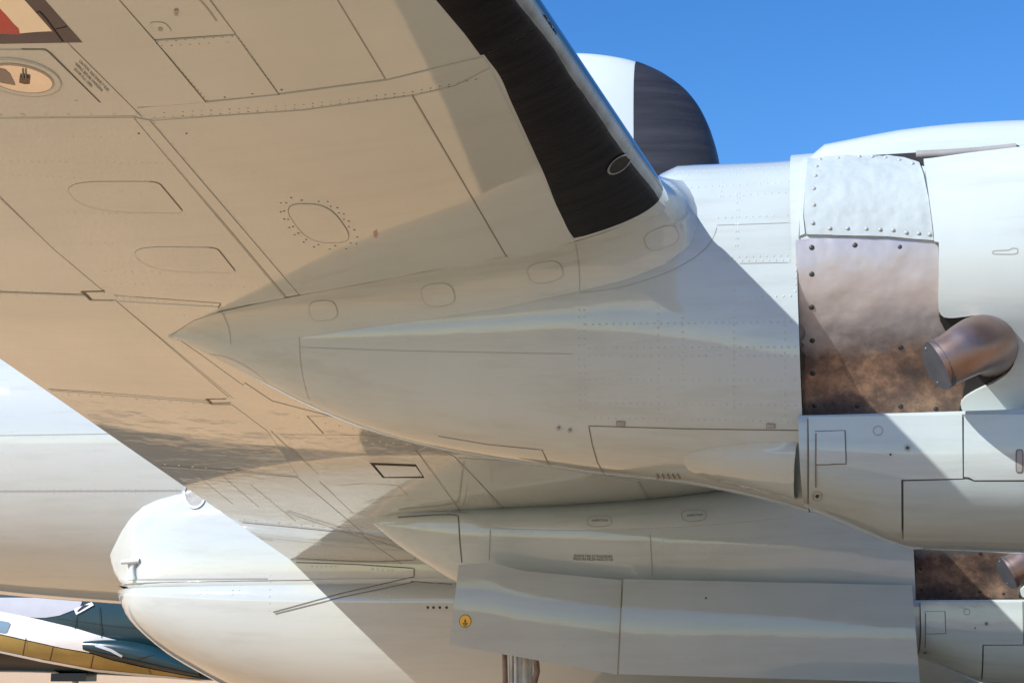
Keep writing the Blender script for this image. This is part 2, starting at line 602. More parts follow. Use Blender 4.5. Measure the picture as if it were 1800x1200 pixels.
# spinner, intake face and blades stand ahead of the frame
g = Geo()
g.loft([ring(xn - .3, YC1, .6, 4.56, 3.96, 3.36, 2.0, 32), ring(xn - .29, YC1, .02, 3.98, 3.96, 3.94, 2.0, 32)])
F_(make('engine_face', g, M['dark'], nac1))
g = Geo()
g.loft([ring(xn - .25 + .75*t, YC1, .26*math.sqrt(max(1 - t*t, .0004)), 3.96 + .26*math.sqrt(max(1 - t*t, .0004)), 3.96, 3.96 - .26*math.sqrt(max(1 - t*t, .0004)), 2.0, 20) for t in [k/10 for k in range(11)]])
F_(make('spinner', g, M['boot'], nac1))
for k in range(3):
    a = math.radians(20 + 120*k)
    rad = Vector((0, math.sin(a), math.cos(a))); tg = Vector((0, math.cos(a), -math.sin(a)))
    g = Geo(); rr = []
    for i in range(9):
        d = .2 + 2.1*i/8
        wd = .10 + .11*math.sin(math.pi*min(1, (i+1)/9))
        tw = math.radians(62 - 40*i/8)
        ax = (Vector((1, 0, 0))*math.sin(tw) + tg*math.cos(tw)); nn = rad.cross(ax)
        c = Vector((xn + .15, YC1, 3.96)) + rad*d
        th = .035*(1 - .8*i/8)
        rr.append([c + ax*wd*math.cos(q*math.pi/5) + nn*th*math.sin(q*math.pi/5) for q in range(10)])
    g.loft(rr, cap=True)
    F_(make('propeller_blade', g, M['boot'], nac1))

ZL = at_y(1560, 727, 9.22).z
rings = []
for px in [1398, 1417, 1432, 1450, 1480, 1510, 1550, 1585, 1630, 1700, 1780, 1860, 1940, 2000, 2030]:
    x = xpx(px)
    w_ = interp([(1398, .775), (1500, .76), (1600, .75), (1800, .76), (2030, .72)], px)
    zm = ZL - .18
    zb = fit_bottom(x, YC1, w_, zm, bot1, 2.4)
    r = []
    for k in range(49):
        a = math.pi*(1 + k/48); c, s_ = math.cos(a), math.sin(a)
        yy = YC1 - w_*math.copysign(abs(c)**(2/2.4), c)
        r.append(Vector((x, yy, zm - (zm - zb)*abs(s_)**(2/2.4))))
    yn, yf = YC1 - w_, YC1 + w_
    for (dy, dz) in ((0, .05), (0, .002), (.004, 0), (.03, 0)): r.insert(0, Vector((x, yf - dy, ZL - dz)))
    r = r[::-1]
    for (dy, dz) in ((0, .05), (0, .002), (.004, 0), (.03, 0)): r.insert(0, Vector((x, yn + dy, ZL - dz)))
    rings.append(r)
g = Geo(); g.loft(rings, cap=True)
scoop = F_(make('lower_scoop', g, M['paint'], nac1))
S1 = g.bvh()
rings = []
for px in [1422, 1427, 1460, 1500, 1550, 1600, 1660, 1720, 1800, 1880, 1960, 2040, 2100]:
    x = xpx(px)
    w_ = interp([(1422, .50), (1600, .52), (2100, .45)], px)
    zm = 4.42
    zt = fit_top(x, YC1, w_, zm, top1, 2.6)
    rings.append(ring(x, YC1, w_, zt, zm, 4.2, 2.6, 40))
g = Geo(); g.loft(rings, cap=True)
intake = F_(make('top_intake', g, M['cowl_paint'], nac1))
T1 = g.bvh()
NS = [N1, F1, B1, S1, T1]

M['burnt'] = mat('stained_shaded_steel', (0.46, 0.44, 0.445), 0.36, metal=0.45, vscale=1.6, col2=(0.39, 0.36, 0.35), bump=0.010, bscale=4.5, rvary=0.08, fine=0.002, fscale=15, detail=7)

def stain_and_shade(m, z0, z1):
    """rust and heat tint, with shade and ground reflection painted low on the shield"""
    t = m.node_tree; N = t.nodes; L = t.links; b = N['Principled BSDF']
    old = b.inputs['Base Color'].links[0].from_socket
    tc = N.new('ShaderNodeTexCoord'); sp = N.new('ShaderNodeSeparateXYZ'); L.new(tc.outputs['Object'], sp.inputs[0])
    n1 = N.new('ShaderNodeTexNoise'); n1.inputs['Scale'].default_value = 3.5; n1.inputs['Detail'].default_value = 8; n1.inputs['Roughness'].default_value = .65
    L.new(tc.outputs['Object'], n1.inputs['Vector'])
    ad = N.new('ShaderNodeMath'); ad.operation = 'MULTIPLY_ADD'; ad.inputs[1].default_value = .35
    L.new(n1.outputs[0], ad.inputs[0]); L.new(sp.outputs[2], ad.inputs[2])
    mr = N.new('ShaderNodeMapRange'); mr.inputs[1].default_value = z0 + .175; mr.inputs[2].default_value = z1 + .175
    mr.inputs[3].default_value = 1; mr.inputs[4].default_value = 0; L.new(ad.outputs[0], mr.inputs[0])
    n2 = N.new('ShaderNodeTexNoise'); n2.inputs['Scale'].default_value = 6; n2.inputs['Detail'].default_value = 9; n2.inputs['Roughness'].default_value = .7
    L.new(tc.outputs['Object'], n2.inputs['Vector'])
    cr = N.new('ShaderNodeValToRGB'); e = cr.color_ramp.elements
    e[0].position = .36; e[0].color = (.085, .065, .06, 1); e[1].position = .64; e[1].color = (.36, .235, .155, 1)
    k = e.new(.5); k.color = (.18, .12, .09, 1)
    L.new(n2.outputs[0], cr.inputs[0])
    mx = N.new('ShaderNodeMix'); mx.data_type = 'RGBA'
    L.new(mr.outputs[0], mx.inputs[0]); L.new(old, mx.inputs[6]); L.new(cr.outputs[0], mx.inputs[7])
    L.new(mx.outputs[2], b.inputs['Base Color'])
M['pipe'] = mat('exhaust_steel', (0.24, 0.20, 0.195), 0.40, metal=0.8, vscale=4, col2=(0.25, 0.15, 0.10), rvary=0.1)
M['blank'] = mat('grey_blanking_plate', (0.055, 0.06, 0.075), 0.6, vary=0.2, vscale=12)
M['slot'] = mat('slot_metal', (0.32, 0.31, 0.29), 0.4, vary=0.3)

# side skin under the heat shield: follows the round cowl, then runs down to the lower scoop
def side_curve(r, z):
    out = [Vector((0, YC1 - r*math.cos(a), z - r*math.sin(a))) for a in [math.radians(-5 + 40*k/20) for k in range(21)]]
    p0 = out[-1]; t = Vector((0, math.sin(math.radians(35)), -math.cos(math.radians(35))))
    c = p0 + t*.19; p2 = Vector((0, YC1 - .40, ZL - .04))
    out += [p0*(1-q)**2 + c*2*q*(1-q) + p2*q*q for q in [k/14 for k in range(1, 15)]]
    return out
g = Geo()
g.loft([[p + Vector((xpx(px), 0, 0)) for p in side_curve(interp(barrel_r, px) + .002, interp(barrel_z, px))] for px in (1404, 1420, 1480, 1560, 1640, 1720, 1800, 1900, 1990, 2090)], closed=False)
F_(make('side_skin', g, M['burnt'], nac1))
HS = g.bvh()
# heat shield, staining and painted shade low down
stain_and_shade(M['burnt'], 3.36, 3.52)
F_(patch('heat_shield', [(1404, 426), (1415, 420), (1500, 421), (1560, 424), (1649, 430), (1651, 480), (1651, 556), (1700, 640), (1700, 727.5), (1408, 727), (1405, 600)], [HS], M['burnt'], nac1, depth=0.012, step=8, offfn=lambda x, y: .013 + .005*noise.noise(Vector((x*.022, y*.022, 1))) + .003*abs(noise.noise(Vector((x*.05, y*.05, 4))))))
for p in [(1427,436),(1503,432),(1582,435),(1427,482),(1427,539),(1428,597),(1429,655),(1432,712),(1507,712),(1583,713),(1645,717),(1583,609)]:
    h = hit(HS, *p)
    if h: g = Geo(); rivet_at(g, h[0] + h[1]*0.0145, h[1], .0155, .3, 10); F_(make('shield_bolt', g, M['bolt'], nac1))
# blanket of painted, wrinkled sheet above it
F_(patch('upper_shield', [(1420, 284), (1470, 277), (1540, 276), (1590, 282), (1616, 290), (1623, 310), (1632, 350), (1638, 395), (1641, 424), (1600, 421), (1560, 417), (1418, 414), (1413, 380), (1416, 320)], [B1, T1], M['padded'], nac1, depth=0.03, step=6, offfn=lambda x, y: .022 + .006*abs(noise.noise(Vector((x*.03, y*.018, 2)))) + .005*abs(noise.noise(Vector((x*.055 + y*.03, y*.055 - x*.03, 7)))) - .004))
for p in [(1442,286),(1474,282),(1511,281),(1534,281),(1557,283),(1581,287),(1604,293),(1436,298),(1434,314),(1431,336),(1431,364),(1429,395),(1459,404),(1490,404),(1523,405),(1547,406),(1570,407),(1593,411),(1615,412),(1634,414)]:
    h = hit([B1, T1], *p)
    if h: g = Geo(); rivet_at(g, h[0] + h[1]*0.022, h[1], .0125, .6, 8); F_(make('shield_fastener', g, M['rivet'], nac1))
F_(patch('edge_strip', [(1411, 283), (1420, 280), (1416, 320), (1412, 380), (1415, 412), (1406, 416), (1406, 360)], [B1, N1], M['cowl_paint'], nac1, off=.012, depth=.014, step=8))

# side cowl with the cut-out round the pipe
cut = smoothline([(1650, 430), (1650, 480), (1649, 530), (1653, 548), (1668, 553), (1698, 550), (1725, 548), (1746, 556), (1764, 573), (1777, 597), (1782, 622), (1774, 644), (1750, 664), (1716, 681), (1694, 695), (1688, 708), (1692, 719), (1704, 724)], 7)
cowlp = cut + [(1800, 724), (1950, 724), (2080, 722), (2080, 268), (1950, 268), (1800, 277), (1700, 285), (1624, 293), (1632, 345), (1641, 412), (1642, 428)]
def cowl_off(px, py): return 0.055 + 0.03*min(1, max(0, (px - 1640)/200))
cfp = F_(patch('cowl_flap_panel', cowlp, [B1, HS], M['cowl_paint'], nac1, depth=0.085, step=11, offfn=cowl_off))
def obvh(o): return BVHTree.FromPolygons([tuple(v.co) for v in o.data.vertices], [tuple(f.vertices) for f in o.data.polygons])
CF = obvh(cfp)
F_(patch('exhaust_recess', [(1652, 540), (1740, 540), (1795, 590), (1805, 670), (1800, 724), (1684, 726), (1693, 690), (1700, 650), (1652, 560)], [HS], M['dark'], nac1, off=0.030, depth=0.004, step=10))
# cooling slot below the top intake
F_(patch('cooling_slot', [(1528, 275), (1610, 270), (1700, 266), (1786, 257), (1800, 264), (1800, 279), (1700, 288), (1626, 294), (1600, 285)], [T1, B1], M['dark'], nac1, off=.012, depth=.002, step=7, skirt=False))
g = Geo(); pts = []
for p in [(1611, 276), (1660, 274), (1720, 270), (1786, 263)]:
    h = hit([T1, B1], *p); pts.append(h[0] + h[1]*.01)
g.tube(pts, .028, 10)
F_(make('flap_actuator', g, M['slot'], nac1))
# exhaust stack
def at(px, py, Y): return at_y(px, py, Y)
pp = [at(1740, 640, 9.75), at(1741, 620, 9.45), at(1738, 606, 9.22), at(1724, 603, 9.04), at(1702, 613, 8.93), at(1678, 627, 8.89), at(1650, 641, 8.88)]
P = []
for i in range(len(pp)-1):
    p0, p1, p2, p3 = pp[max(i-1,0)], pp[i], pp[i+1], pp[min(i+2, len(pp)-1)]
    for j in range(5):
        t = j/5
        P.append(0.5*((2*p1) + (p2-p0)*t + (2*p0-5*p1+4*p2-p3)*t*t + (3*p1-p0-3*p2+p3)*t**3))
P.append(pp[-1])
g = Geo(); g.tube(P, [.135 + .02*math.sin(math.pi*min(1, 1.15*i/(len(P)-1))) - .003*i/(len(P)-1) for i in range(len(P))], 28, cap=False)
pipe = F_(make('exhaust_pipe', g, M['pipe'], nac1))
ax = (P[-1] - P[-3]).normalized()
ax = (ax + Vector((-.25, -.42, -.1))).normalized()
def disc(g, c, n, r, th, seg=28, squash=1.0):
    u = n.orthogonal().normalized(); v = n.cross(u)
    r1 = [c + (u*math.cos(2*math.pi*k/seg) + v*math.sin(2*math.pi*k/seg))*r for k in range(seg)]
    r2 = [p + n*th for p in r1]
    g.loft([r1, r2]); g.add(r2, [tuple(range(seg))], True); g.add(r1, [tuple(range(seg))[::-1]], True)
g = Geo(); disc(g, P[-1] - ax*.02, ax, .136, .03)
F_(make('blanking_plate', g, M['blank'], nac1))
g = Geo()
u = ax.orthogonal().normalized(); v = ax.cross(u)
for k in range(3):
    a = math.radians(30 + 120*k)
    rivet_at(g, P[-1] + ax*.0105 + (u*math.cos(a) + v*math.sin(a))*.112, ax, .008, .6, 8)
F_(make('plate_rivets', g, M['worn'], nac1, kind='stuff'))

# lower panels
LPo = 0.02
F_(patch('scoop_panel', [(1421, 733), (1691, 730), (1692, 839), (1584, 841), (1586, 930), (1560, 930), (1500, 905), (1424, 884)], [S1], M['paint'], nac1, off=LPo, depth=.03, step=12))
F_(patch('scoop_panel', [(1694, 729), (2020, 729), (2020, 841), (1712, 842), (1703, 837), (1694, 836)], [S1], M['paint'], nac1, off=LPo, depth=.03, step=12))
F_(patch('scoop_panel', [(1588, 844), (1702, 841), (1712, 845), (2020, 845), (2020, 946), (1800, 948), (1590, 944)], [S1], M['paint'], nac1, off=LPo, depth=.03, step=12))
g = Geo()
for l in ([(1421, 728), (1421, 884)], [(1692.5, 728), (1692.5, 838), (1704, 839), (1712, 843.5), (2020, 843.5)], [(1692, 842), (1586, 842.5), (1588, 946)]):
    ribbon(g, l, S1, .012, .003, 8)
F_(make('scoop_seams', g, M['seam'], nac1, kind='stuff'))
F_(patch('access_door', [(1432, 760), (1484, 758), (1486, 813), (1435, 813)], [S1], M['paint'], nac1, off=LPo + .005, depth=.005, step=9))
g = Geo(); ribbon(g, [(1432, 758.5), (1485, 757)], S1, .003, LPo + .002, 8); ribbon(g, [(1485, 757), (1487, 814), (1434, 814)], S1, .008, LPo + .002, 8)
M['rust'] = mat('rust_streak', (0.20, 0.13, 0.08), 0.7, vary=.3, vscale=20)
F_(make('door_gap', g, M['seam'], nac1, kind='stuff'))
g = Geo(); ribbon(g, [(1434, 762), (1434, 813), (1435.5, 850)], S1, .007, LPo + .006, 6)
F_(make('rust_streak', g, M['rust'], nac1))
def ringmark(g, c, r, S, wd=.004, off=.003, seg=20, sy=1.0):
    ribbon(g, [(c[0] + r*math.cos(2*math.pi*k/seg), c[1] + r*sy*math.sin(2*math.pi*k/seg)) for k in range(seg)], S, wd, off, 30, True)
g = Geo(); gd = Geo()
for (c, r, d) in (((1438, 866), 8, 3.2), ((1543, 757.5), 8, 0), ((1595, 787.5), 5, 3), ((1474, 804), 3, 0)):
    ringmark(g, c, r, S1, .006, LPo + .002)
    if d:
        patch_geo(gd, [(c[0] + d*math.cos(k*.628), c[1] + d*math.sin(k*.628)) for k in range(10)], [S1], LPo + .003, .001, 4)
patch_geo(gd, [(1565 + 2*math.cos(k), 799 + 2*math.sin(k)) for k in range(6)], [S1], LPo + .003, .001, 4)
F_(make('drain_rings', g, M['soft_seam'], nac1, kind='stuff')); F_(make('drain_holes', gd, M['bolt'], nac1, kind='stuff'))
F_(patch('latch', rounded([(1787, 792), (1796, 792), (1796, 828), (1787, 828)], .25), [S1], M['slot'], nac1, off=LPo + .004, depth=.004, step=6))
g = Geo(); ribbon(g, rounded([(1786, 791), (1797, 791), (1797, 829), (1786, 829)], .25), S1, .008, LPo + .002, 6, True)
F_(make('latch_gap', g, M['seam'], nac1))
g = Geo(); ribbon(g, rounded([(1745, 441), (1775, 439.5), (1779, 436), (1789, 437), (1789, 445), (1780, 447), (1745, 446.5)], .25), CF, .006, .001, 6, True)
F_(make('cowl_latch', g, M['soft_seam'], nac1))

# ---- outboard nacelle: seams, doors, rivets behind the firewall
g = Geo(); gs = Geo()
A1 = [N1, F1]
ribbon(g, [(1416, 282), (1409, 350), (1405, 420)], [B1, N1], .008, .004, 7)
for l in ([(1417, 729), (1420, 888)], [(1036, 748), (1200, 753), (1408, 756)], [(1035, 748), (1041, 780), (1050, 812), (1063, 834)],
          [(770, 766), (860, 781), (953, 790), (960, 806), (972, 825)]):
    ribbon(g, l, A1, .0055, .0025, 7)
for l in ([(527, 610), (700, 616), (1006, 622)], [(526, 590), (529, 640), (538, 685), (551, 720)], [(390, 548), (402, 575), (406, 604)], [(1012, 428), (1018, 470), (1019, 512)],
          [(1019, 515), (1090, 505), (1170, 480), (1225, 450), (1250, 425), (1260, 400)], [(1260, 396), (1407, 391)], [(1300, 463), (1401, 461)],[(355, 620), (400, 628), (440, 648), (470, 672)]):
    ribbon(gs, smoothline(l), A1, .0036, .0022, 8)
make('nacelle_seams', g, M['seam'], nac1, kind='stuff'); make('nacelle_joints', gs, M['soft_seam'], nac1, kind='stuff')
for q in (((541, 530), (588, 526), (596, 560), (548, 566)), ((737, 501), (793, 495), (803, 534), (748, 541)), ((923, 466), (982, 455), (994, 489), (936, 501)), ((1128, 412), (1184, 391), (1197, 424), (1142, 445))):
    pl = rounded(q, .42, 7)
    patch('inspection_plate', pl, A1, M['paint'], nac1, off=.004, depth=.004, step=8)
    g = Geo(); ribbon(g, pl, A1, .0028, .0044, 8, True)
    make('plate_gap', g, M['soft_seam'], nac1)
for q in (((1084, 740), (1099, 740.5), (1098, 748), (1084, 747.5)), ((1348, 744), (1362, 744.5), (1362, 752), (1348, 751.5))):
    patch('door_hinge', q, A1, M['slot'], nac1, off=.006, depth=.006, step=5)
    g = Geo(); ribbon(g, q, A1, .006, .004, 6, True); make('hinge_gap', g, M['seam'], nac1)
for p in ((982, 751), (1002, 755)):
    g = Geo(); h = hit(A1, *p); disc(g, h[0], (h[1]).normalized(), .010, .02, 10)
    make('drain_stub', g, M['slot'], nac1)
for k in range(5):
    x = 1152 + 9.2*k
    patch('louvre', [(x - 2, 831), (x + 2, 831), (x + 7, 840), (x + 3, 840.5)], A1, M['slot'], nac1, off=.008, depth=.008, step=5)
# faired bulge leading back from the scoop
bul = smoothline([(1401, 777), (1340, 777), (1262, 785), (1203, 800), (1212, 826), (1260, 850), (1330, 862), (1390, 873), (1401, 875)], 10)
def bulge(px, py):
    t = max(0, min(1, (px - 1203)/216))
    yc = 812 + 16*t; hw = 14 + 38*t
    e = max(0, 1 - ((py - yc)/hw)**2)
    return .002 + .085*t**.8*e**.6
patch('scoop_fairing', bul, [N1], M['paint'], nac1, offfn=bulge, depth=.004, step=8)

g = Geo()
def rows(lst, S, gap=.036, r=.0072, skip=.05):
    for l in lst: rivet_row(g, l, S, gap, r, .0, 0, skip)
rows([[(1018, 545), (1018, 640), (1020, 722)], [(1027, 545), (1027, 640), (1029, 722)], [(1157, 540), (1157, 720)], [(1290, 510), (1290, 720)],
      [(1035, 612), (1398, 610)], [(1035, 626), (1398, 625)], [(1035, 667), (1398, 668)], [(1035, 708), (1398, 712)], [(1045, 734), (1400, 740)], [(1030, 570), (1395, 566)],
      [(1215, 330), (1405, 319)], [(1270, 345), (1405, 337)], [(1190, 302), (1412, 291)], [(1185, 309), (1410, 300)], [(1262, 383), (1404, 378)], [(1275, 452), (1400, 449)], [(1280, 459), (1400, 457)],
      [(1296, 340), (1294, 390), (1292, 440)], [(1300, 340), (1298, 390), (1296, 440)], [(1270, 320), (1266, 345)], [(1404, 300), (1400, 380), (1398, 520)], [(1390, 520), (1360, 521), (1300, 523)],
      [(1200, 560), (1200, 700)], [(1380, 560), (1380, 730)]], A1)
rows([smoothline([(420, 592), (540, 580), (700, 560), (900, 534), (1010, 508), (1100, 486), (1180, 456)])], A1, .09, .005)
make('rivets', g, M['paint'], nac1, kind='stuff')

# ---- inboard nacelle
TV = Vector((0.74, 5.2, -0.82))
YC2 = YC1 + TV.y
bot2 = [(655, 919), (700, 958), (750, 992), (800, 1022), (870, 1046), (1000, 1062), (1300, 1080), (1600, 1150), (1700, 1180)]
wid2 = [(655, .03), (664, .14), (690, .26), (740, .39), (805, .5), (900, .62), (1100, .73), (1400, .79), (1607, .79)]
zmid2 = [(655, 919), (805, 926), (1100, 938), (1400, 955), (1607, 965)]
rings = []
for px in list(range(655, 690, 7)) + list(range(690, 860, 14)) + list(range(870, 1600, 35)) + [1606]:
    w_ = interp(wid2, px)
    x = at_y(px, interp(zmid2, px), YC2 - w_).x
    s = (le(YC2).x - x)/(le(YC2).x - te(YC2).x)
    wl = W(YC2, max(s, .001)).z if s > 0 else le(YC2).z
    zm = min(at_y(px, interp(zmid2, px), YC2 - w_).z, wl - .005)
    zt = wl + .12 if s > .1 else wl + .12 + (.1 - s)*4
    zt = min(zt, 3.945 + .77 + TV.z)
    zb = fit_bottom(x, YC2, w_, zm, bot2, 2.5)
    rings.append(ring(x, YC2, w_, zt, zm, zb, 2.5))
g = Geo(); g.loft(rings)
nac2 = make('engine_nacelle', g, M['paint'], plane)
N2 = g.bvh()
for o in fwd:
    c = o.copy(); COL.objects.link(c); c.parent = nac2; c.matrix_parent_inverse = Matrix(); c.location = TV
# fillet on the wing side
outer = []
for p in [(662, 914), (720, 902), (800, 896), (900, 899), (1000, 896), (1100, 890), (1200, 884), (1300, 878), (1395, 874)]:
    h = hit(WS, *p)
    if h: outer.append(h[0] - Vector((0, 0, .004)))
inner = [(664, 922), (720, 922), (800, 925), (900, 930), (1000, 932), (1100, 930), (1200, 926), (1300, 918), (1395, 908)]
make_f2, fg2 = fillet('wing_fillet', N2, densify_n(outer, 60), inner, .7, M['paint'], nac2)
F2 = fg2.bvh(); A2 = [N2, F2]
g = Geo(); gs = Geo()
ribbon(g, smoothline([(700, 909), (760, 905), (800, 905), (806, 912), (808, 945), (812, 988)]), A2, .012, .004, 6)
for l in ([(862, 930), (860, 983)], [(1143, 938), (1147, 1012)]): ribbon(gs, l, A2, .008, .003, 8)
for q in (((1031, 908), (1074, 906), (1076, 924), (1034, 926)), ((1197, 897), (1240, 895), (1242, 914), (1201, 917))):
    pl = rounded(q, .4, 6); ribbon(gs, pl, A2, .007, .004, 6, True)
make('nacelle_seams', g, M['seam'], nac2, kind='stuff'); make('nacelle_joints', gs, M['soft_seam'], nac2, kind='stuff')
g = Geo()
rows([[(1165, 937), (1235, 936)], [(1165, 948), (1400, 946)], [(1165, 958), (1400, 957)], [(1165, 937), (1167, 995)], [(1228, 937), (1230, 995)], [(1237, 937), (1239, 995)], [(1290, 925), (1295, 1010)], [(1400, 920), (1402, 1015)], [(1480, 965), (1482, 1018)], [(1540, 970), (1540, 1020)],
      [(900, 933), (1140, 932)], [(1165, 970), (1300, 970)], [(1165, 985), (1300, 986)], [(1400, 1000), (1600, 1004)]], A2, .06, .007)
make('rivets', g, M['paint'], nac2, kind='stuff')
g = Geo()
text_geo(g, 'ENGINE FIRE EXTINGUISHER', (1008.5, 978.2), (5.35, .12), (0, -6.6), A2, .004)
text_geo(g, 'PRESSURE RELIEF INDICATOR', (1007.5, 983.6), (5.35, .12), (0, -6.6), A2, .004)
text_geo(g, 'INSPECTION', (1041, 916.5), (4.9, -.1), (0, -5.2), A2, .006)
text_geo(g, 'INSPECTION', (1208, 908), (4.9, -.35), (0, -5.2), A2, .006)
make('stencil_lettering', g, M['text'], nac2, kind='stuff')

# ---- main gear doors and leg under the inboard nacelle
def quad_sheet(tl, tr, br, bl, Yf, nu=24, nv=14, th=.03, topmid=None):
    g = Geo(); rows_ = []
    for j in range(nv + 1):
        v = j/nv; r = []
        for i in range(nu + 1):
            u = i/nu
            a = Vector(tl).lerp(Vector(tr), u)
            if topmid: a.y += topmid(u)
            p = a.lerp(Vector(bl).lerp(Vector(br), u), v)
            r.append(at_y(p.x, p.y, Yf(u, v)))
        rows_.append(r)
    g.loft(rows_, closed=False)
    back = [[p + Vector((0, th, 0)) for p in r] for r in rows_]
    g.loft(back, closed=False, flip=True)
    edge = rows_[0] + [r[-1] for r in rows_[1:]] + rows_[-1][::-1][1:] + [r[0] for r in rows_[::-1][1:-1]]
    be = [p + Vector((0, th, 0)) for p in edge]
    n = len(edge); f0 = len(g.f)
    g.add(edge + be, [(i, (i+1) % n, n + (i+1) % n, n + i) for i in range(n)], True)
    return g
M['door_paint'] = mat('door_paint', (0.385,0.42,0.41), 0.045, coat=.2, streak=.3, fine=.0012, fscale=6, vary=.03, bump=.0035, bscale=1.3, rvary=.02)
YD = YC2 - .86
gA = quad_sheet((806, 992), (1093, 1019), (1085, 1185), (790, 1132), lambda u, v: YD + .02 - .05*math.sin(math.pi*min(1, v*.75 + .1)) + .03*u, topmid=lambda u: -10*max(0, 1 - abs(u - .2)/.2))
doorA = make('gear_door', gA, M['door_paint'], nac2)
gB = quad_sheet((1096, 1017), (1603, 1028), (1617, 1199), (1088, 1184), lambda u, v: YD + .0 - .05*math.sin(math.pi*min(1, v*.75 + .1)))
doorB = make('gear_door', gB, M['door_paint'], nac2)
DA = gA.bvh(); DB = gB.bvh()
M['yellow'] = mat('yellow_sticker', (0.75, 0.42, 0.02), 0.4)
pl = [(818 + 9.6*math.cos(k*math.pi/14), 1091 + 10.6*math.sin(k*math.pi/14)) for k in range(28)]
g = Geo(); patch_geo(g, [(818 + 10.6*math.cos(k*math.pi/14), 1091 + 11.6*math.sin(k*math.pi/14)) for k in range(28)], [DA], .003, .002, 5)
make('sticker_rim', g, M['text'], doorA)
make_st = patch('warning_sticker', pl, [DA], M['yellow'], doorA, off=.005, depth=.002, step=5)
g = Geo()
for (y, wd) in ((1094.5, 9), (1097, 7.5), (1099.3, 5)):
    patch_geo(g, [(818 - wd*.55, y - .7), (818 + wd*.55, y - .7), (818 + wd*.55, y + .7), (818 - wd*.55, y + .7)], [DA], .007, .001, 3, skirt=False)
patch_geo(g, [(817, 1088), (819, 1088), (819.6, 1093), (816.4, 1093)], [DA], .007, .001, 3, skirt=False)
patch_geo(g, [(818 + 1.4*math.cos(k), 1090 + 1.4*math.sin(k)) for k in range(6)], [DA], .0075, .001, 3, skirt=False)
make('sticker_print', g, M['text'], doorA)
g = Geo(); patch_geo(g, [(1241 + 2*math.cos(k*.7), 1050.5 + 2*math.sin(k*.7)) for k in range(9)], [DB], .002, .001, 3)
make('door_hole', g, M['bolt'], doorB)
g = Geo()
for p in ((820, 1108), (1058, 1156), (990, 1135)):
    h = hit(DA, *p); rivet_at(g, h[0], h[1], .008)
for p in ((1128, 1155), (1175, 1156), (1205, 1156), (1236, 1158), (1330, 1159), (1420, 1165)):
    h = hit(DB, *p)
    if h: rivet_at(g, h[0], h[1], .008)
make('rivets', g, M['rivet'], doorB, kind='stuff')
M['gear'] = mat('gear_steel', (0.55, 0.53, 0.50), 0.35, metal=.2, vary=.3, vscale=8)
M['gear_brown'] = mat('primer_brown', (0.25, 0.17, 0.13), 0.6, vary=.3, vscale=9)
M['tyre'] = mat('tyre_rubber', (0.02, 0.02, 0.02), 0.8, vary=.3, vscale=6)
gx = at_y(922, 1175, YC2)
leg = Geo(); leg.tube([gx + Vector((0, 0, .9)), gx, Vector((gx.x, YC2, .58))], .075, 14)
leg.tube([gx + Vector((-.10, -.1, .5)), Vector((gx.x - .10, YC2 - .1, .7))], .022, 8)
leg.tube([gx + Vector((-.05, -.14, .5)), Vector((gx.x - .05, YC2 - .14, .7))], .022, 8)
legO = make('landing_gear_leg', leg, M['gear'], nac2)
g = Geo(); g.tube([gx + Vector((.10, -.12, .4)), gx + Vector((.14, -.12, -.02)), gx + Vector((.08, -.1, -.25))], .028, 10)
g.tube([gx + Vector((-.17, -.12, .4)), gx + Vector((-.15, -.12, -.3))], .024, 10)
make('gear_link', g, M['gear_brown'], nac2)
for sd in (-1, 1):
    g = Geo(); c = Vector((gx.x, YC2 + sd*.32, .58))
    rr = []
    for (rad_, dy) in ((.25, -.13), (.46, -.15), (.56, -.09), (.58, 0), (.56, .09), (.46, .15), (.25, .13)):
        rr.append([c + Vector((rad_*math.cos(k*math.pi/16), dy, rad_*math.sin(k*math.pi/16))) for k in range(32)])
    g.loft(rr, cap=True); make('wheel', g, M['tyre'], nac2)
g = Geo(); g.tube([Vector((gx.x, YC2 - .34, .58)), Vector((gx.x, YC2 + .34, .58))], .06, 12); make('axle', g, M['gear'], nac2)

# ---- mirror nacelles of the far wing, only for the shade they throw
for rg in ((rings1, 0), (rings, 0)):
    g = Geo(); g.loft([[Vector((p.x, 39 - p.y, p.z)) for p in r][::-1] for r in rg[0]])
    make('engine_nacelle', g, M['paint'], plane)

# ------------------------------------------------------------------ fuselage, radomes
FY = 19.5
fb = [(-26, 5.0), (-18, 3.4), (-13, 2.80), (-9.9, 2.475), (-8.0, 2.36), (-4, 2.3), (4, 2.35), (9, 2.6), (12, 3.1), (13.6, 3.6)]
ft = [(-26, 5.6), (-18, 5.75), (-10, 5.95), (4, 6.05), (9, 5.7), (12, 5.0), (13.6, 4.1)]
fw_ = [(-26, .25), (-18, 1.2), (-13, 1.62), (-9, 1.75), (4, 1.75), (9, 1.6), (12, 1.0), (13.6, .2)]
rings = []
for i in range(100):
    x = -26 + 39.6*i/99
    b, t_, w_ = interp(fb, x), interp(ft, x), interp(fw_, x)
    rings.append(ring(x, FY, w_, t_, b + (t_ - b)*.56, b, 2.05, 64))
g = Geo(); g.loft(rings, cap=True)
fus = make('fuselage', g, M['fuselage_paint'], plane)
FS = g.bvh()
g = Geo()
ribbon(g, [(-150, 768), (0, 765), (200, 762), (260, 760)], FS, .010, .002, 15)
ribbon(g, [(-150, 863), (0, 863), (318, 862)], FS, .016, .002, 15)
make('fuselage_seams', g, M['soft_seam'], fus)
g = Geo()
for y in (860, 866): rivet_row(g, [(-100, y), (318, y - 1)], FS, .06, .008, 0, 0, .05)
for x in (20, 95, 168, 243): rivet_row(g, [(x, 640 + x*.75), (x - 3, 1000)], FS, .07, .007, 0, 0, .3)
make('rivets', g, M['fuselage_paint'], fus, kind='stuff')
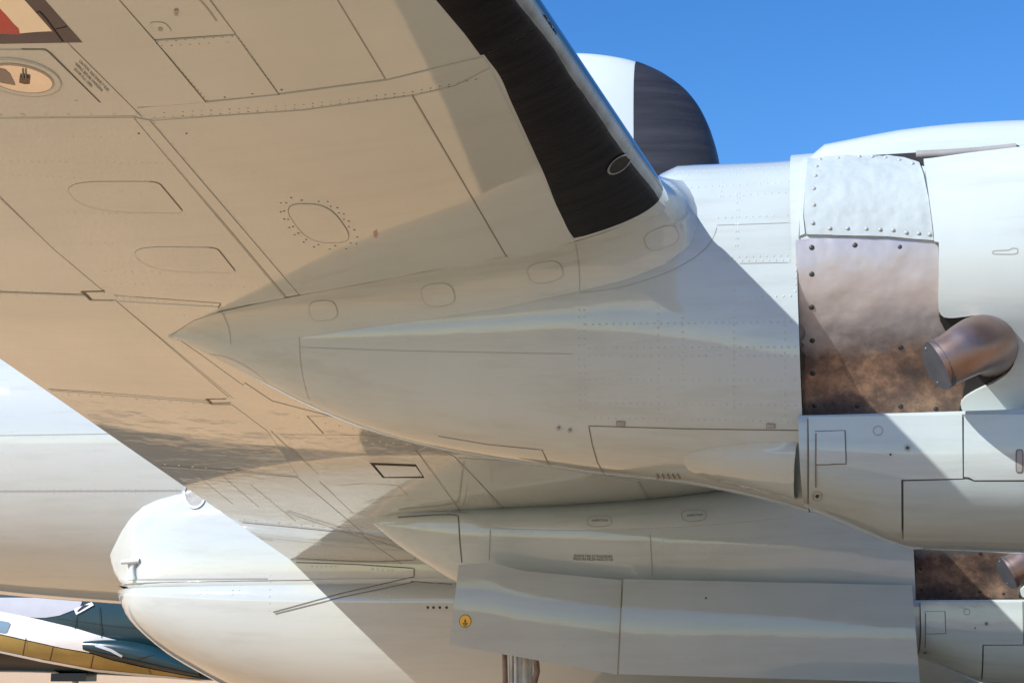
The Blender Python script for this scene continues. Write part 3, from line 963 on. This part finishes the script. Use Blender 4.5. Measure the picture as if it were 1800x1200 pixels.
patch('drain_grille', [(49, 1052), (67, 1052.5), (66, 1059), (48, 1058.5)], FS, M['slot'], fus, off=.006, depth=.006, step=5)

# wing root fairing
wtop = [(188, 945), (196, 925), (215, 907), (250, 890), (320, 876), (420, 866), (720, 850), (1400, 850)]
wbot = [(188, 955), (196, 990), (210, 1012), (230, 1019), (1400, 1019)]
wy = [(188, 18.35), (200, 18.20), (215, 18.03), (240, 17.79), (280, 17.648), (360, 17.545), (500, 17.465), (720, 17.415), (1400, 17.415)]
ry = [(188, 18.3), (200, 18.05), (225, 17.80), (280, 17.64), (360, 17.54), (500, 17.46), (720, 17.41), (1400, 17.41)]
rings = []
for px in [188, 190, 193, 197, 203, 212, 225, 240, 260, 290, 330, 380, 440, 510, 600, 720, 850, 1000, 1200, 1400]:
    Y = interp(wy, px); w_ = FY - Y
    x = at_y(px, 950, Y).x
    a, b = at_y(px, interp(wtop, px), Y).z, at_y(px, interp(wbot, px), Y).z
    zm = a*.45 + b*.55
    r = []
    for k in range(64):
        q = 2*math.pi*k/64; c, s_ = math.cos(q), math.sin(q)
        n_ = 3.0 if s_ > 0 else 3.0 + 27*min(1, max(0, (px - 190)/60))
        h = (a + .35 - zm) if s_ > 0 else (zm - b + .10)
        r.append(Vector((x, FY - w_*math.copysign(abs(c)**(2/n_), c), zm + h*math.copysign(abs(s_)**(2/n_), s_))))
    rings.append(r)
g = Geo(); g.loft(rings, cap=True)
fair = make('wing_root_fairing', g, M['fuselage_paint'], plane)
RS = g.bvh()

# belly radome
bot3 = [(205, 1040), (212, 1058), (225, 1085), (250, 1112), (300, 1152), (345, 1178), (390, 1203), (500, 1248), (700, 1290), (900, 1305), (1100, 1300), (1300, 1290), (1500, 1265), (1700, 1210), (1850, 1130), (1900, 1060)]
ztop = at_y(400, 1018, 17.35).z
rings = []
for px in [207, 208, 210, 213, 217, 222, 230, 240, 255, 275, 300, 340, 390, 450, 520, 600, 700, 800, 900, 1000, 1100, 1200, 1300, 1400, 1500, 1600, 1700, 1800, 1850, 1880, 1895, 1900]:
    Y = interp(ry, px) - .012
    if px < 240: Y += .5*(1 - math.sqrt(1 - ((240 - px)/34)**2)) if px > 206 else .5
    if px > 1500: Y += 2*(1 - math.sqrt(max(0, 1 - ((px - 1500)/402)**2)))
    w_ = FY - Y
    x = at_y(px, 1040, Y).x
    zb = fit_bottom(x, FY, w_, ztop - .06, bot3, 2.6)
    r = []
    for k in range(49):
        a = math.pi*(1 + k/48); c, s_ = math.cos(a), math.sin(a)
        r.append(Vector((x, FY - w_*math.copysign(abs(c)**(2/2.6), c), ztop - .06 - (ztop - .06 - zb)*abs(s_)**(2/2.6))))
    r = [Vector((x, FY - w_ + .10, ztop)), Vector((x, FY - w_ + .02, ztop)), Vector((x, FY - w_ + .004, ztop - .004))] + r + [Vector((x, FY + w_, ztop))]
    rings.append(r)
g = Geo(); g.loft(rings, cap=True)
radome = make('belly_radome', g, M['fuselage_paint'], plane)
DS = g.bvh()
BS = [RS, DS, FS]
g = Geo()
for l in ([(480, 1075), (600, 1042), (728, 1013)], [(484, 1078), (600, 1049), (728, 1022)]): ribbon(g, l, BS, .010, .006, 8)
ribbon(g, [(521, 988), (620, 991), (726, 998)], [WS, RS], .011, .006, 8)
ribbon(g, [(722, 1021), (795, 1026)], BS, .01, .006, 8)
ribbon(g, [(728, 998), (728, 1012)], BS, .01, .006, 5)
make('fairing_seams', g, M['seam'], fair, kind='stuff')
g = Geo(); ribbon(g, [(226, 1018), (330, 1017), (470, 1016)], BS, .012, .006, 8)
make('radome_joint', g, M['soft_seam'], radome)
for p in ((752, 1067), (762, 1067), (773, 1067), (785, 1067)):
    g = Geo(); h = hit(BS, *p); rivet_at(g, h[0], h[1], .016, .5, 8)
    make('belly_bolt', g, M['bolt'], fair)
g = Geo()
rivet_row(g, [(548, 995), (590, 995)], BS, .05, .009); rivet_row(g, [(665, 1040), (662, 1080)], BS, .05, .009); rivet_row(g, [(685, 1035), (686, 1080)], BS, .05, .009); rivet_row(g, [(655, 1000), (690, 1002)], BS, .05, .009)
rivet_row(g, [(475, 1010), (472, 1080)], BS, .06, .008); rivet_row(g, [(410, 1020), (408, 1044)], BS, .05, .008); rivet_row(g, [(420, 1020), (420, 1044)], BS, .05, .008)
make('rivets', g, M['white_paint'], fair, kind='stuff')
# drain mast behind the fairing
g = Geo()
a, b = at_y(214, 987.5, 17.75), at_y(245, 985, 17.75)
g.tube([a, b], .027, 14)
rr = []
for (py, xl, xr_) in ((990, 224, 243), (1000, 226, 239), (1010, 226, 240), (1018, 224, 243)):
    rr.append([at_y(xl, py, 17.78), at_y((xl + xr_)/2, py, 17.75), at_y(xr_, py, 17.78), at_y((xl + xr_)/2, py, 17.81)])
g.loft(rr)
make('drain_mast', g, M['white_paint'], fair)
# port at the wing trailing edge
cen = hit([RS, FS], 342, 868)
g = Geo(); pl = [(343 + 17*math.cos(k*.2618), 866 + 25*math.sin(k*.2618)) for k in range(24)]
patch('round_port', pl, [RS, FS], M['slot'], fus, off=.012, depth=.01, step=8)
g = Geo(); ribbon(g, [(343 + 19*math.cos(k*.2618), 867 + 26*math.sin(k*.2618)) for k in range(24)], [RS, FS], .03, .018, 30, True)
make('port_rim', g, M['white_paint'], fus)

# dorsal radome
front = [(100, 1018), (104, 1060), (108, 1092), (115, 1125), (127, 1155), (140, 1178), (160, 1204), (185, 1225), (210, 1239), (240, 1251), (285, 1263), (340, 1268), (420, 1270)]
rings = []; bring = []
xc = at_y(1010, 200, FY).x; xbt = at_y(1122, 200, FY).x
front = smoothline([(a, b) for a, b in front], 8)
for py, px in front:
    p = at_y(px, py, FY)
    a = max(.03, p.x - xc)
    bw = .62*min(1, (a/2.0))**.5
    r = []
    for k in range(48):
        q = 2*math.pi*k/48
        c, s_ = math.cos(q), math.sin(q)
        x = xc + (a*c if c > 0 else 3.2*a/1.7*c)
        r.append(Vector((x, FY - bw*math.copysign(abs(s_)**.9, s_), p.z)))
    rings.append(r)
    if a > xbt - xc + .01:
        q0 = math.acos((xbt - xc)/a)
        br = []
        for k in range(25):
            q = -q0 + 2*q0*k/24
            c, s_ = math.cos(q), math.sin(q)
            br.append(Vector((xc + a*c + .008*c, FY - (bw + .008)*math.copysign(abs(s_)**.9, s_), p.z + .006)))
        bring.append(br)
g = Geo(); g.loft(rings, cap=True)
dorsal = make('dorsal_radome', g, M['white_paint'], plane)
M['dome_boot'] = mat('weathered_rubber', (0.018, 0.017, 0.021), 0.45, col2=(.035,.034,.04), vscale=1.2, fine=.004, fscale=14, stretch=(.5, 1, 6), bump=.004, bscale=3)
g = Geo(); g.loft(bring, closed=False)
make('deicer_boot', g, M['dome_boot'], dorsal)

# ------------------------------------------------------------------ wing skin
M['wavy'] = mat('wavy_wing_paint', GREY, 0.035, vary=0.05, vscale=1.2, coat=1.0, bump=0.011, bscale=2.3, fine=.0028, fscale=7, rvary=.02)
def wp(poly, name='skin_panel', m=None, off=.003, step=16, depth=.004): return patch(name, poly, [WS], m or M['wing_paint'], wing, off=off, depth=depth, step=step)
wp([(126,80),(62,-3),(-10,-98),(128,-98),(209,0),(270,70),(365,184),(240,187)])
wp([(274,72),(414,62),(488,164),(367,176)])
wp([(132,-98),(293,-98),(368,0),(413,59),(272,68),(212,0)])
wp([(298,-98),(538,-98),(592,0),(676,138),(491,163),(417,61),(372,0)])
wp([(541,-98),(690,-98),(768,2),(848,97),(680,138),(596,1)])
wp([(241,189),(367,179),(490,166),(679,141),(849,101),(861,116),(799,149),(725,165),(530,191),(368,202),(264,207),(252,206)], off=.004, step=12)
wp([(268,212),(367,205),(530,194),(723,168.5),(890,453),(752,482),(642,502),(533,523)])
wp([(727,168),(800,152),(862,120),(1010,427),(901,454),(895,454)])
wp([(237.5,206),(263,211),(525,517),(505,520)], off=.0045, step=10)
wp([(124,81),(248,204),(234,202.5),(0,204.5),(-150,206),(-150,-98),(-14,-98)])
wp([(0,208),(234.5,206.5),(505,528),(391,538),(203,516.5),(100,437),(0,342),(-120,227),(-150,210)])
wp([(-150,218),(0,348),(95,438.5),(182,511.5),(146,511.5),(149,516),(0,510.5),(-150,503)])
wp([(0,514),(150,519.5),(160,526),(203,527.5),(402,698),(365,700.5),(363,703),(86,681),(3,626),(-100,556),(-150,506)])
wp([(207,529),(383,539),(384,548),(345,568),(308,592),(352,622),(415,668),(470,705),(476,740),(462,742),(412,699)], m=M['wavy'], step=12)
INNER = [(90,686),(362,707),(374,711),(408,711),(470,757),(523,835),(420,824),(281,815)]
g = Geo(); gs = Geo()
for l in ([(211,0),(272,70),(366,184),(367.5,204)], [(725,167),(890,450)], [(236,204),(504,523)], [(-100,205),(0,205),(236,203.8)], [(272,70),(415,60)]):
    ribbon(g, l, WS, .0042, .0012, 10)
for l in ([(370,0),(415,60),(490,165),(530,193)], [(594,0),(678,139)], [(265,209),(528,517)], [(125,81),(250,206)], [(241,187.5),(367,177.5),(490,164.5),(679,139.5),(850,99)], [(265,208.5),(367,203.5),(530,192.5),(725,166.5),(800,150.5),(862,118)],
          [(0,345),(95,440.5),(184,514)], [(202,527),(410,700)], [(0,352),(88,436)]):
    ribbon(gs, l, WS, .0034, .0012, 10)
for l in ([(-100,509),(0,512),(150,517.5)], [(85,683.5),(200,691),(365,704)]): ribbon(g, l, WS, .010, .0012, 8)
for l in ([(144,511.5),(152,519),(160,527)], [(144,511.5),(184,511)], [(363,700.5),(372,709)], [(363,700.5),(398,700)]): ribbon(g, l, WS, .018, .0045, 3)
for l in ([(372,709.5),(406,708)],): ribbon(gs, l, WS, .02, .005, 4)
for l in ([(160,527),(200,527.5)], [(200,518),(388,532)], [(388,533),(384,540)]): ribbon(g, l, WS, .007, .004, 6)
for l in ([(280,817),(420,826),(525,837)], [(420,915),(520,925),(640,938)]): ribbon(g, l, WS, .012, .005, 6)
for l in ([(540,730),(569,761)], [(598,763),(668,765)]): ribbon(g, l, WS, .008, .005, 5)
for l in ([(730,790),(760,826),(812,900)], [(800,803),(892,900)], [(1122,846),(1153,897)]): ribbon(gs, l, WS, .006, .005, 5)
for l in ([(540,730),(575,731)], [(476,757),(500,780),(560,832)], [(485,762),(600,763)], [(330,822),(410,885)], [(385,830),(455,890)], [(440,850),(520,915)], [(562,846),(620,900)], [(600,852),(640,848),(700,852),(716,868)], [(716,868),(650,878)], [(822,848),(815,892)],[(822,870),(860,870),(880,895)]):
    ribbon(gs, l, WS, .006, .005, 5)
make('panel_gaps', g, M['seam'], wing, kind='stuff'); make('panel_joints', gs, M['soft_seam'], wing, kind='stuff')
wp([(285,821),(420,829),(523,839),(636,934),(520,923),(424,913)], 'flap_panel', M['wavy'], .004, 9)
wp([(426,918),(520,927),(636,939),(662,960),(715,996),(600,994),(524,986)], 'flap_panel', M['wavy'], .004, 9)
wp([(413,701),(476,745),(560,832),(638,932),(657,917),(700,908),(812,902),(732,792),(720,770),(600,736),(478,704),(430,672)], 'skin_panel', M['wavy'], .004, 9)
wp([(735,792),(815,902),(890,899),(802,804),(760,780)], 'skin_panel', M['wavy'], .004, 9)
wp([(806,804),(894,899),(1152,896),(1121,846),(960,815)], 'skin_panel', M['wing_paint'], .004, 10)
wp(INNER, 'flap_panel', M['wavy'], .003, 9)
# shallow boxed recess near the flap
wp([(650,812),(731,815),(746,838.5),(673,838.5)], 'recess', M['dark'], .006, 6, .002)
wp([(659,815.5),(731,818),(743,835),(676,836)], 'recess_plate', None, .009, 6, .004)
# access covers
for q, r in (([(104,318),(278,318),(324,373),(150,371)], (.45,.12,.1,.5)), ([(222,432),(381,434),(416,478),(264,476)], (.45,.12,.1,.5))):
    pl = rounded(q, r, 7)
    wp(pl, 'access_cover', None, .005, 10, .003)
    g = Geo(); n = len(pl)
    ribbon(g, pl + [pl[0]], WS, .0024, .0054, 8)
    make('cover_gap', g, M['soft_seam'], wing)
    g = Geo(); ribbon(g, pl[9:18], WS, .006, .0058, 8); make('cover_shadow', g, M['seam'], wing)  # gap shadow down the cover's side, painted as a dark ribbon
pl = rounded([(494,357),(578,357),(626,425),(542,425)], .42, 8)
wp(pl, 'access_cover', None, .006, 10, .004)
g = Geo(); ribbon(g, pl, WS, .0030, .0066, 8, True); make('cover_gap', g, M['seam'], wing)
pl = rounded([(322,2),(362,2),(382,32),(345,50),(262,55)], .25, 5)
g = Geo(); ribbon(g, [(350,-2),(362,10),(381,36)], WS, .008, .0042, 6); make('cover_gap', g, M['soft_seam'], wing)
pl = rounded([(262,38),(290,38),(303,55),(276,58)], .35, 6)
wp(pl, 'access_cover', None, .006, 6, .004)
g = Geo(); ribbon(g, pl, WS, .005, .0042, 6, True); make('cover_gap', g, M['soft_seam'], wing)
for c, r in (((282, 49), 4), ((310, 18), 4), ((310, 23), 3)):
    wp([(c[0] + r*math.cos(k*.6283), c[1] + r*.8*math.sin(k*.6283)) for k in range(10)], 'fastener', M['soft_seam'], .009, 4, .003)
# rivet lines of the wing
g = Geo(); gd = Geo()
def rws(lst, gap, r, off=.003, skip=.04, G=None):
    for l in lst: rivet_row(G or g, l, [WS], gap, r, off, .0008, skip)
rws([[(272,198),(367,193),(530,183),(725,160),(845,137)], [(272,205),(367,200),(530,189),(725,165.5),(800,149)]], .036, .0046, .0035, .05, gd)
rws([[(277,73),(412,63)], [(285,80),(408,73)], [(276,76),(364,176)], [(420,66),(490,165),(500,180)]], .032, .0034, .0035, .08, gd)
rws([rounded([(484,351),(582,351),(636,431),(538,431)], .42, 8), rounded([(476,346),(586,346),(645,437),(532,437)], .42, 8)], .085, .0065, .0035, .05, gd)
rws([[(395,170),(480,160)], [(495,157),(520,160)]], .12, .006, .0035, 0, gd)
M['rivet_dark'] = mat('dark_rivet', (0.10, 0.095, 0.085), 0.5)
rws([[(190,497),(450,503)], [(250,549),(352,554)], [(20,238),(235,241)], [(20,283),(290,286)], [(10,306),(150,312)], [(100,425),(225,427)], [(160,475),(285,478)], [(380,502),(470,505)], [(120,373),(330,376)], [(205,521),(385,530)], [(205,525),(385,536)]], .032, .0045)
rws([[(0,509),(150,515)], [(0,516),(150,523)]], .09, .007)
rws([[(0,201),(240,199)]], .10, .012, .003, .0)
rws([[(240,212),(500,524)], [(272,215),(520,505)], [(5,352),(190,522)], [(215,530),(405,698)]], .06, .004)
rws([[(120,684),(360,702)], [(120,692),(360,709)]], .07, .009)
rws([[(290,815),(520,834)], [(430,912),(610,930)], [(500,728),(660,760)], [(620,770),(720,780)], [(655,778),(700,782)]], .10, .012)
rws([smoothline([(430,533),(530,515),(700,483),(900,446),(1005,422)])], .07, .004)
make('rivets', g, M['wing_paint'], wing, kind='stuff'); make('rivets', gd, M['rivet_dark'], wing, kind='stuff')
wp([(244 + 2*math.cos(k), 233.5 + 1.3*math.sin(k)) for k in range(6)], 'drain_hole', M['bolt'], .0045, 3, .001)
wp([(328 + 1.7*math.cos(k), 233.5 + 1.2*math.sin(k)) for k in range(6)], 'drain_hole', M['bolt'], .0045, 3, .001)
M['smudge'] = mat('red_smudge', (0.38, 0.24, 0.22), 0.3)
wp([(656,407),(662,402),(665,412),(661,418),(657,415)], 'red_smudge', M['smudge'], .0042, 4, .001)

# ---- national marking, end of its bar
M['mark_blue'] = mat('marking_dark_blue', (0.055, 0.04, 0.06), 0.15, vary=.15, vscale=6)
M['mark_white'] = mat('marking_white', (0.86, 0.80, 0.66), 0.15, vary=.05, vscale=5)
M['mark_red'] = mat('marking_red', (0.42, 0.035, 0.03), 0.15, vary=.12, vscale=6)
mark = wp([(145,73.5),(78,-2),(0,-90),(-150,-90),(-150,77.5),(0,76)], 'bar_border', M['mark_blue'], .0045, 14, .001)
mark2 = wp([(92,53),(60,17),(42,-3),(-40,-90),(-150,-90),(-150,57),(0,57),(35,57),(50,55.5),(70,54)], 'bar_white', M['mark_white'], .006, 14, .001)
wp([(35,58),(33,48),(25,41),(14,28),(0,13),(-80,-66),(-150,-66),(-150,57),(0,56.8),(22,58)], 'bar_stripe', M['mark_red'], .0075, 14, .001)
g = Geo(); ribbon(g, [(64,21),(70,19),(82,32),(111,72)], WS, .007, .0062, 6); ribbon(g, [(98,50),(118,45)], WS, .004, .0062, 6); make('cover_gap', g, M['dark'], wing)
g = Geo()
text_geo(g, 'CAUTION: DISCONNECT ELEC.', (138, 107), (3.75, 3.85), (5.0, -4.4), [WS], .005)
text_geo(g, 'WIRING BEFORE SWINGING', (131, 111.5), (3.75, 3.85), (5.0, -4.4), [WS], .005)
text_geo(g, 'DOOR FULL OPEN', (129.5, 121), (3.75, 3.85), (5.0, -4.4), [WS], .005)
make('stencil_lettering', g, M['text'], wing, kind='stuff')

# ---- landing light in its hinged door
M['reflector'] = mat('lamp_reflector', (0.80, 0.72, 0.62), 0.16, metal=.9, vary=.1, vscale=4)
M['lamp_ring'] = mat('lamp_ring', (0.30, 0.29, 0.26), 0.3)
M['lamp_dark'] = mat('lamp_dark_glass', (0.20, 0.17, 0.165), 0.2)
M['filament'] = mat('filament_block', (0.14, 0.09, 0.06), 0.5, vary=.5, vscale=60)
def ell(cx, cy, ax_, ay, tilt, n=36):
    c, s_ = math.cos(tilt), math.sin(tilt)
    return [(cx + ax_*math.cos(k*2*math.pi/n)*c - ay*math.sin(k*2*math.pi/n)*s_, cy + ax_*math.cos(k*2*math.pi/n)*s_ + ay*math.sin(k*2*math.pi/n)*c) for k in range(n)]
tl = math.radians(11)
wp(rounded([(-60,86),(81,86),(176,179),(-60,186)], (0, .06, .02, 0), 4), 'lamp_door', None, .008, 12, .006)
g = Geo(); ribbon(g, [(38,85),(80,85.5),(90,93),(176,179)], WS, .007, .0045, 6); make('lamp_door_gap', g, M['seam'], wing)
wp(ell(35,132,74,31,tl), 'lamp_bezel', None, .013, 8, .005)
g = Geo(); ribbon(g, ell(36,133,73,30,tl), WS, .004, .0135, 8, True); make('bezel_joint', g, M['soft_seam'], wing)
ring_ = wp(ell(36,132.5,61,24,tl), 'lamp_ring', M['lamp_ring'], .016, 8, .004)
lens = wp(ell(36,133,57.5,21.5,tl), 'lamp_reflector', M['reflector'], .017, 7, .002)
wp([(-22,121),(-4,113),(10,116),(19,124),(27,140),(28,144),(5,140),(-15,134)], 'lamp_shade', M['lamp_dark'], .0185, 6, .001)
wp([(36,127),(54,129),(53.5,138),(44,138.5),(34.5,135.5)], 'filament_block', M['filament'], .028, 5, .011)
g = Geo()
for x in (41, 46):
    a, b = hit(WS, x, 116), hit(WS, x + .6, 128); g.tube([a[0] + a[1]*.02, b[0] + b[1]*.025], .004, 6)
make('filament_posts', g, M['worn'], wing, kind='stuff')
g = Geo(); rws([[(80,160),(150,178)]], .14, .008, .008, 0, g); rws([[(70,112),(110,150)]], .12, .006, .008, 0, g); make('rivets', g, M['rivet'], wing, kind='stuff')

# ---- de-icing boots along the leading edge
def s_at(px, py):
    h = hit(WS, px, py); return (h[0].y, wing_s(h[0]))
inn_a = [s_at(*p) for p in ((697,-85),(762,0),(800,47),(838,99))]
inn_b = [s_at(*p) for p in ((852,98),(872,124),(900,183),(950,292),(1010,420))]
top_b = [s_at(*p) for p in ((896,5),(962,80),(1003,145),(1060,228),(1110,293),(1158,350))]
mid_b = [s_at(*p) for p in ((1000,97),(1058,178),(1118,262),(1160,325))]
def strip(name, Ya, Yb, f0, f1, off, matl, parent, ny=60, ns=14):
    g = Geo(); rr = []
    for i in range(ny + 1):
        Y = Ya + (Yb - Ya)*i/ny
        a, b = f0(Y), f1(Y)
        # run along the skin evenly near the nose
        ra = math.copysign(math.sqrt(abs(a)), a); rb = math.copysign(math.sqrt(abs(b)), b)
        row = []
        for k in range(ns + 1):
            r = ra + (rb - ra)*k/ns
            v = r*abs(r)
            if abs(v) < 1e-6: v = 1e-6
            row.append(W(Y, v, off*(1 if 0 < k < ns else .1)))
        rr.append(row)
    g.loft(rr, closed=False)
    return make(name, g, matl, parent), g
def lin(tab):
    tab = sorted(tab)
    return lambda Y: interp([(tab[0][0] - 5, tab[0][1]), *tab, (tab[-1][0] + 5, tab[-1][1])], Y)
Ys_ = inn_a[-1][0]
fa, fbk, ft_, fm_ = lin(inn_a), lin(inn_b), lin(top_b), lin(mid_b)
Yend = outer[0].y if False else 8.86
def wob(Y): return .0006*noise.noise(Vector((Y*2, 0, 0))) + .0005*noise.noise(Vector((Y*9, 3, 0)))
edge = lambda Y: ft_(Y)*.62 + fm_(Y)*.2 + wob(Y)*1.5
strip('deicer_boot', 1.2, Ys_, fa, edge, .005, M['boot'], wing)
bo, bgeo = strip('deicer_boot', Ys_ + .004, Yend, fbk, edge, .005, M['boot'], wing)
strip('worn_strip', 1.2, Yend, lambda Y: edge(Y) + .004, lambda Y: max(-.002, fm_(Y) - .0015), .003, M['worn'], wing, 60, 6)
bo2, bg2 = strip('deicer_boot', 1.2, Yend, lambda Y: max(.0003, fm_(Y) + wob(Y)*.4), lambda Y: -.05, .006, M['boot_gloss'], wing)
BB = [bgeo.bvh(), bg2.bvh()]
M['hole'] = M['dark']
pl = ell(1088, 288, 23, 11, math.radians(-38))
patch('boot_port', pl, BB[:1], M['dark'], wing, off=.004, depth=.002, step=5)
g = Geo(); ribbon(g, pl, BB, .012, .006, 5, True); make('port_rim', g, M['worn'], wing, kind='stuff')
for c in ((956, 32), (964, 44), (972, 56), (931, 4)):
    patch('boot_port', ell(c[0], c[1], 7.5, 4.2, math.radians(62), 16), BB, M['dark'], wing, off=.004, depth=.002, step=4)

# ------------------------------------------------------------------ the other airplane behind
PY = 38.0
other = thing('parked_airplane', (at_y(150, 1180, PY).x, PY + 1.6, 0), 'dark green, white and gold airplane parked on the sand behind the grey one', 'airplane')
M['teal'] = mat('dark_teal_paint', (0.009, 0.034, 0.043), 0.25, vary=.25, vscale=.8, bump=.01, bscale=.8)
M['o_white'] = mat('stripe_white', (0.8, 0.8, 0.8), 0.3)
M['gold'] = mat('gold_stripe_paint', (0.36, 0.25, 0.07), 0.35, vary=.2, vscale=.7)
M['o_black'] = mat('belly_black', (0.008, 0.008, 0.01), 0.35)
M['o_grey'] = mat('pale_grey_paint', (0.42, 0.43, 0.47), 0.3, vary=.05)
M['o_glass'] = mat('window_glass', (0.18, 0.30, 0.40), 0.08)
botO = [(-800, 1174), (0, 1181), (150, 1186), (300, 1194), (376, 1197), (480, 1199), (700, 1199)]
rings = []
for px in [-800, -600, -400, -200, 0, 100, 200, 260, 300, 330, 360, 400, 440, 480, 520, 550, 570, 580]:
    x = at_y(px, 1150, PY).x
    k = max(0, min(1, (580 - px)/260)); k = math.sqrt(1 - (1-k)**2)
    w_ = .06 + 1.6*k
    zt = 2.2 + 2.4*k
    zb = at_y(px, interp(botO, px), PY + 1.6).z
    zm = zb + (zt - zb)*.40
    rings.append(ring(x, PY + 1.6, w_, zt, zm, zb, 2.3, 48))
g = Geo(); g.loft(rings, cap=True)
body = make('fuselage', g, M['teal'], other)
OS = [g.bvh()]
def op(name, poly, m, off, step=12, depth=.004): return patch(name, poly, OS, m, body, off=off*3, depth=depth, step=min(step, 9))
op('grey_band', [(-250,1050),(148,1050),(141,1066),(131,1071),(105,1081),(80,1085),(66,1085),(-30,1079),(-250,1069)], M['o_grey'], .006)
op('white_stripe', [(-250,1048),(-50,1066),(0,1074),(60,1086),(125,1101),(190,1120),(240,1133),(232,1134),(175,1127),(150,1134),(158,1145),(110,1137),(55,1125),(0,1113),(-250,1080)], M['o_white'], .009)
op('gold_stripe', [(-250,1084),(0,1115),(55,1127),(110,1139),(158,1147),(200,1160),(270,1175),(355,1191),(300,1186),(170,1175),(70,1156),(0,1142),(-250,1120)], M['gold'], .007)
op('thin_white_line', [(-250,1120),(0,1142),(70,1156),(170,1174),(300,1186),(370,1194.5),(300,1189.5),(170,1178),(70,1160),(0,1145),(-250,1123)], M['o_white'], .012, 6)
op('black_belly', [(-250,1123),(0,1145),(70,1160),(170,1178),(300,1189.5),(376,1196),(300,1193),(150,1185),(0,1180.5),(-250,1176)], M['o_black'], .008)
op('cabin_window', rounded([(-12,1088),(21,1093),(12,1112),(-12,1108)], .25), M['o_glass'], .014, 6)
op('chevron_edge', [(131,1070),(162,1058),(166,1063),(135,1080)], M['o_white'], .012, 6)
op('chevron', [(137,1073),(148,1063),(158,1063),(138,1075)], M['o_black'], .016, 5)
g = Geo()
for l in ([(47,1120),(41,1150)], [(95,1134),(87,1165)], [(165,1150),(160,1173)], [(262,1174),(266,1182)], [(175,1066),(180,1120)], [(135,1082),(133,1105)]): ribbon(g, l, OS, .02, .034, 5)
ribbon(g, [(100,1086),(200,1100),(330,1110)], OS, .015, .01, 8)
make('skin_joints', g, M['o_black'], body, kind='stuff')
# side pod with its dark rim
g = Geo(); pr = []
pa, pb = at_y(148, 1134, PY - .3), at_y(352, 1180, PY - .1)
for i in range(25):
    t = i/24; c = pa.lerp(pb, t)
    r = .05 + .26*math.sin(math.pi*min(1, .06 + t*.88))**.75
    pr.append([c + Vector((0, .8*r*math.cos(k*math.pi/10) , r*.82*math.sin(k*math.pi/10) + .10*math.sin(math.pi*t))) for k in range(20)])
g.loft(pr, cap=True)
pod = make('side_pod', g, M['teal'], other)
g = Geo(); rr = []
for r_ in pr:
    c = sum(r_, Vector())/20
    rr.append([c + (p - c)*1.07 for p in (r_[10:20] + r_[:1])][2:9])
g.loft(rr, closed=False); make('pod_rim', g, M['o_black'], pod)
PS = [BVHTree.FromPolygons([tuple(v.co) for v in pod.data.vertices], [tuple(f.vertices) for f in pod.data.polygons])]
g = Geo(); ribbon(g, [(168,1133),(195,1142),(215,1153)], PS, .07, .01, 6); make('pod_highlight_strip', g, M['o_grey'], pod)
g = Geo(); ribbon(g, [(240,1161),(245,1157),(270,1150)], PS, .02, .01, 4); make('pod_seam', g, M['o_black'], pod)
g = Geo()
gp = at_y(130, 1186, PY + 1.2)
g.box(gp + Vector((0, 0, -.05)), .95, .6, .2)
make('gear_door', g, M['o_black'], other)
g = Geo(); g.tube([gp, Vector((gp.x + .3, gp.y, .35))], .08, 10); make('landing_gear_leg', g, M['gear'], other)
for dx in (.3, .75):
    g = Geo(); cc = Vector((gp.x + dx, gp.y, .55)); rr = []
    for (r_, dy) in ((.25, -.12), (.5, -.13), (.55, 0), (.5, .13), (.25, .12)):
        rr.append([cc + Vector((r_*math.cos(k*math.pi/12), dy, r_*math.sin(k*math.pi/12))) for k in range(24)])
    g.loft(rr, cap=True); make('wheel', g, M['tyre'], other)
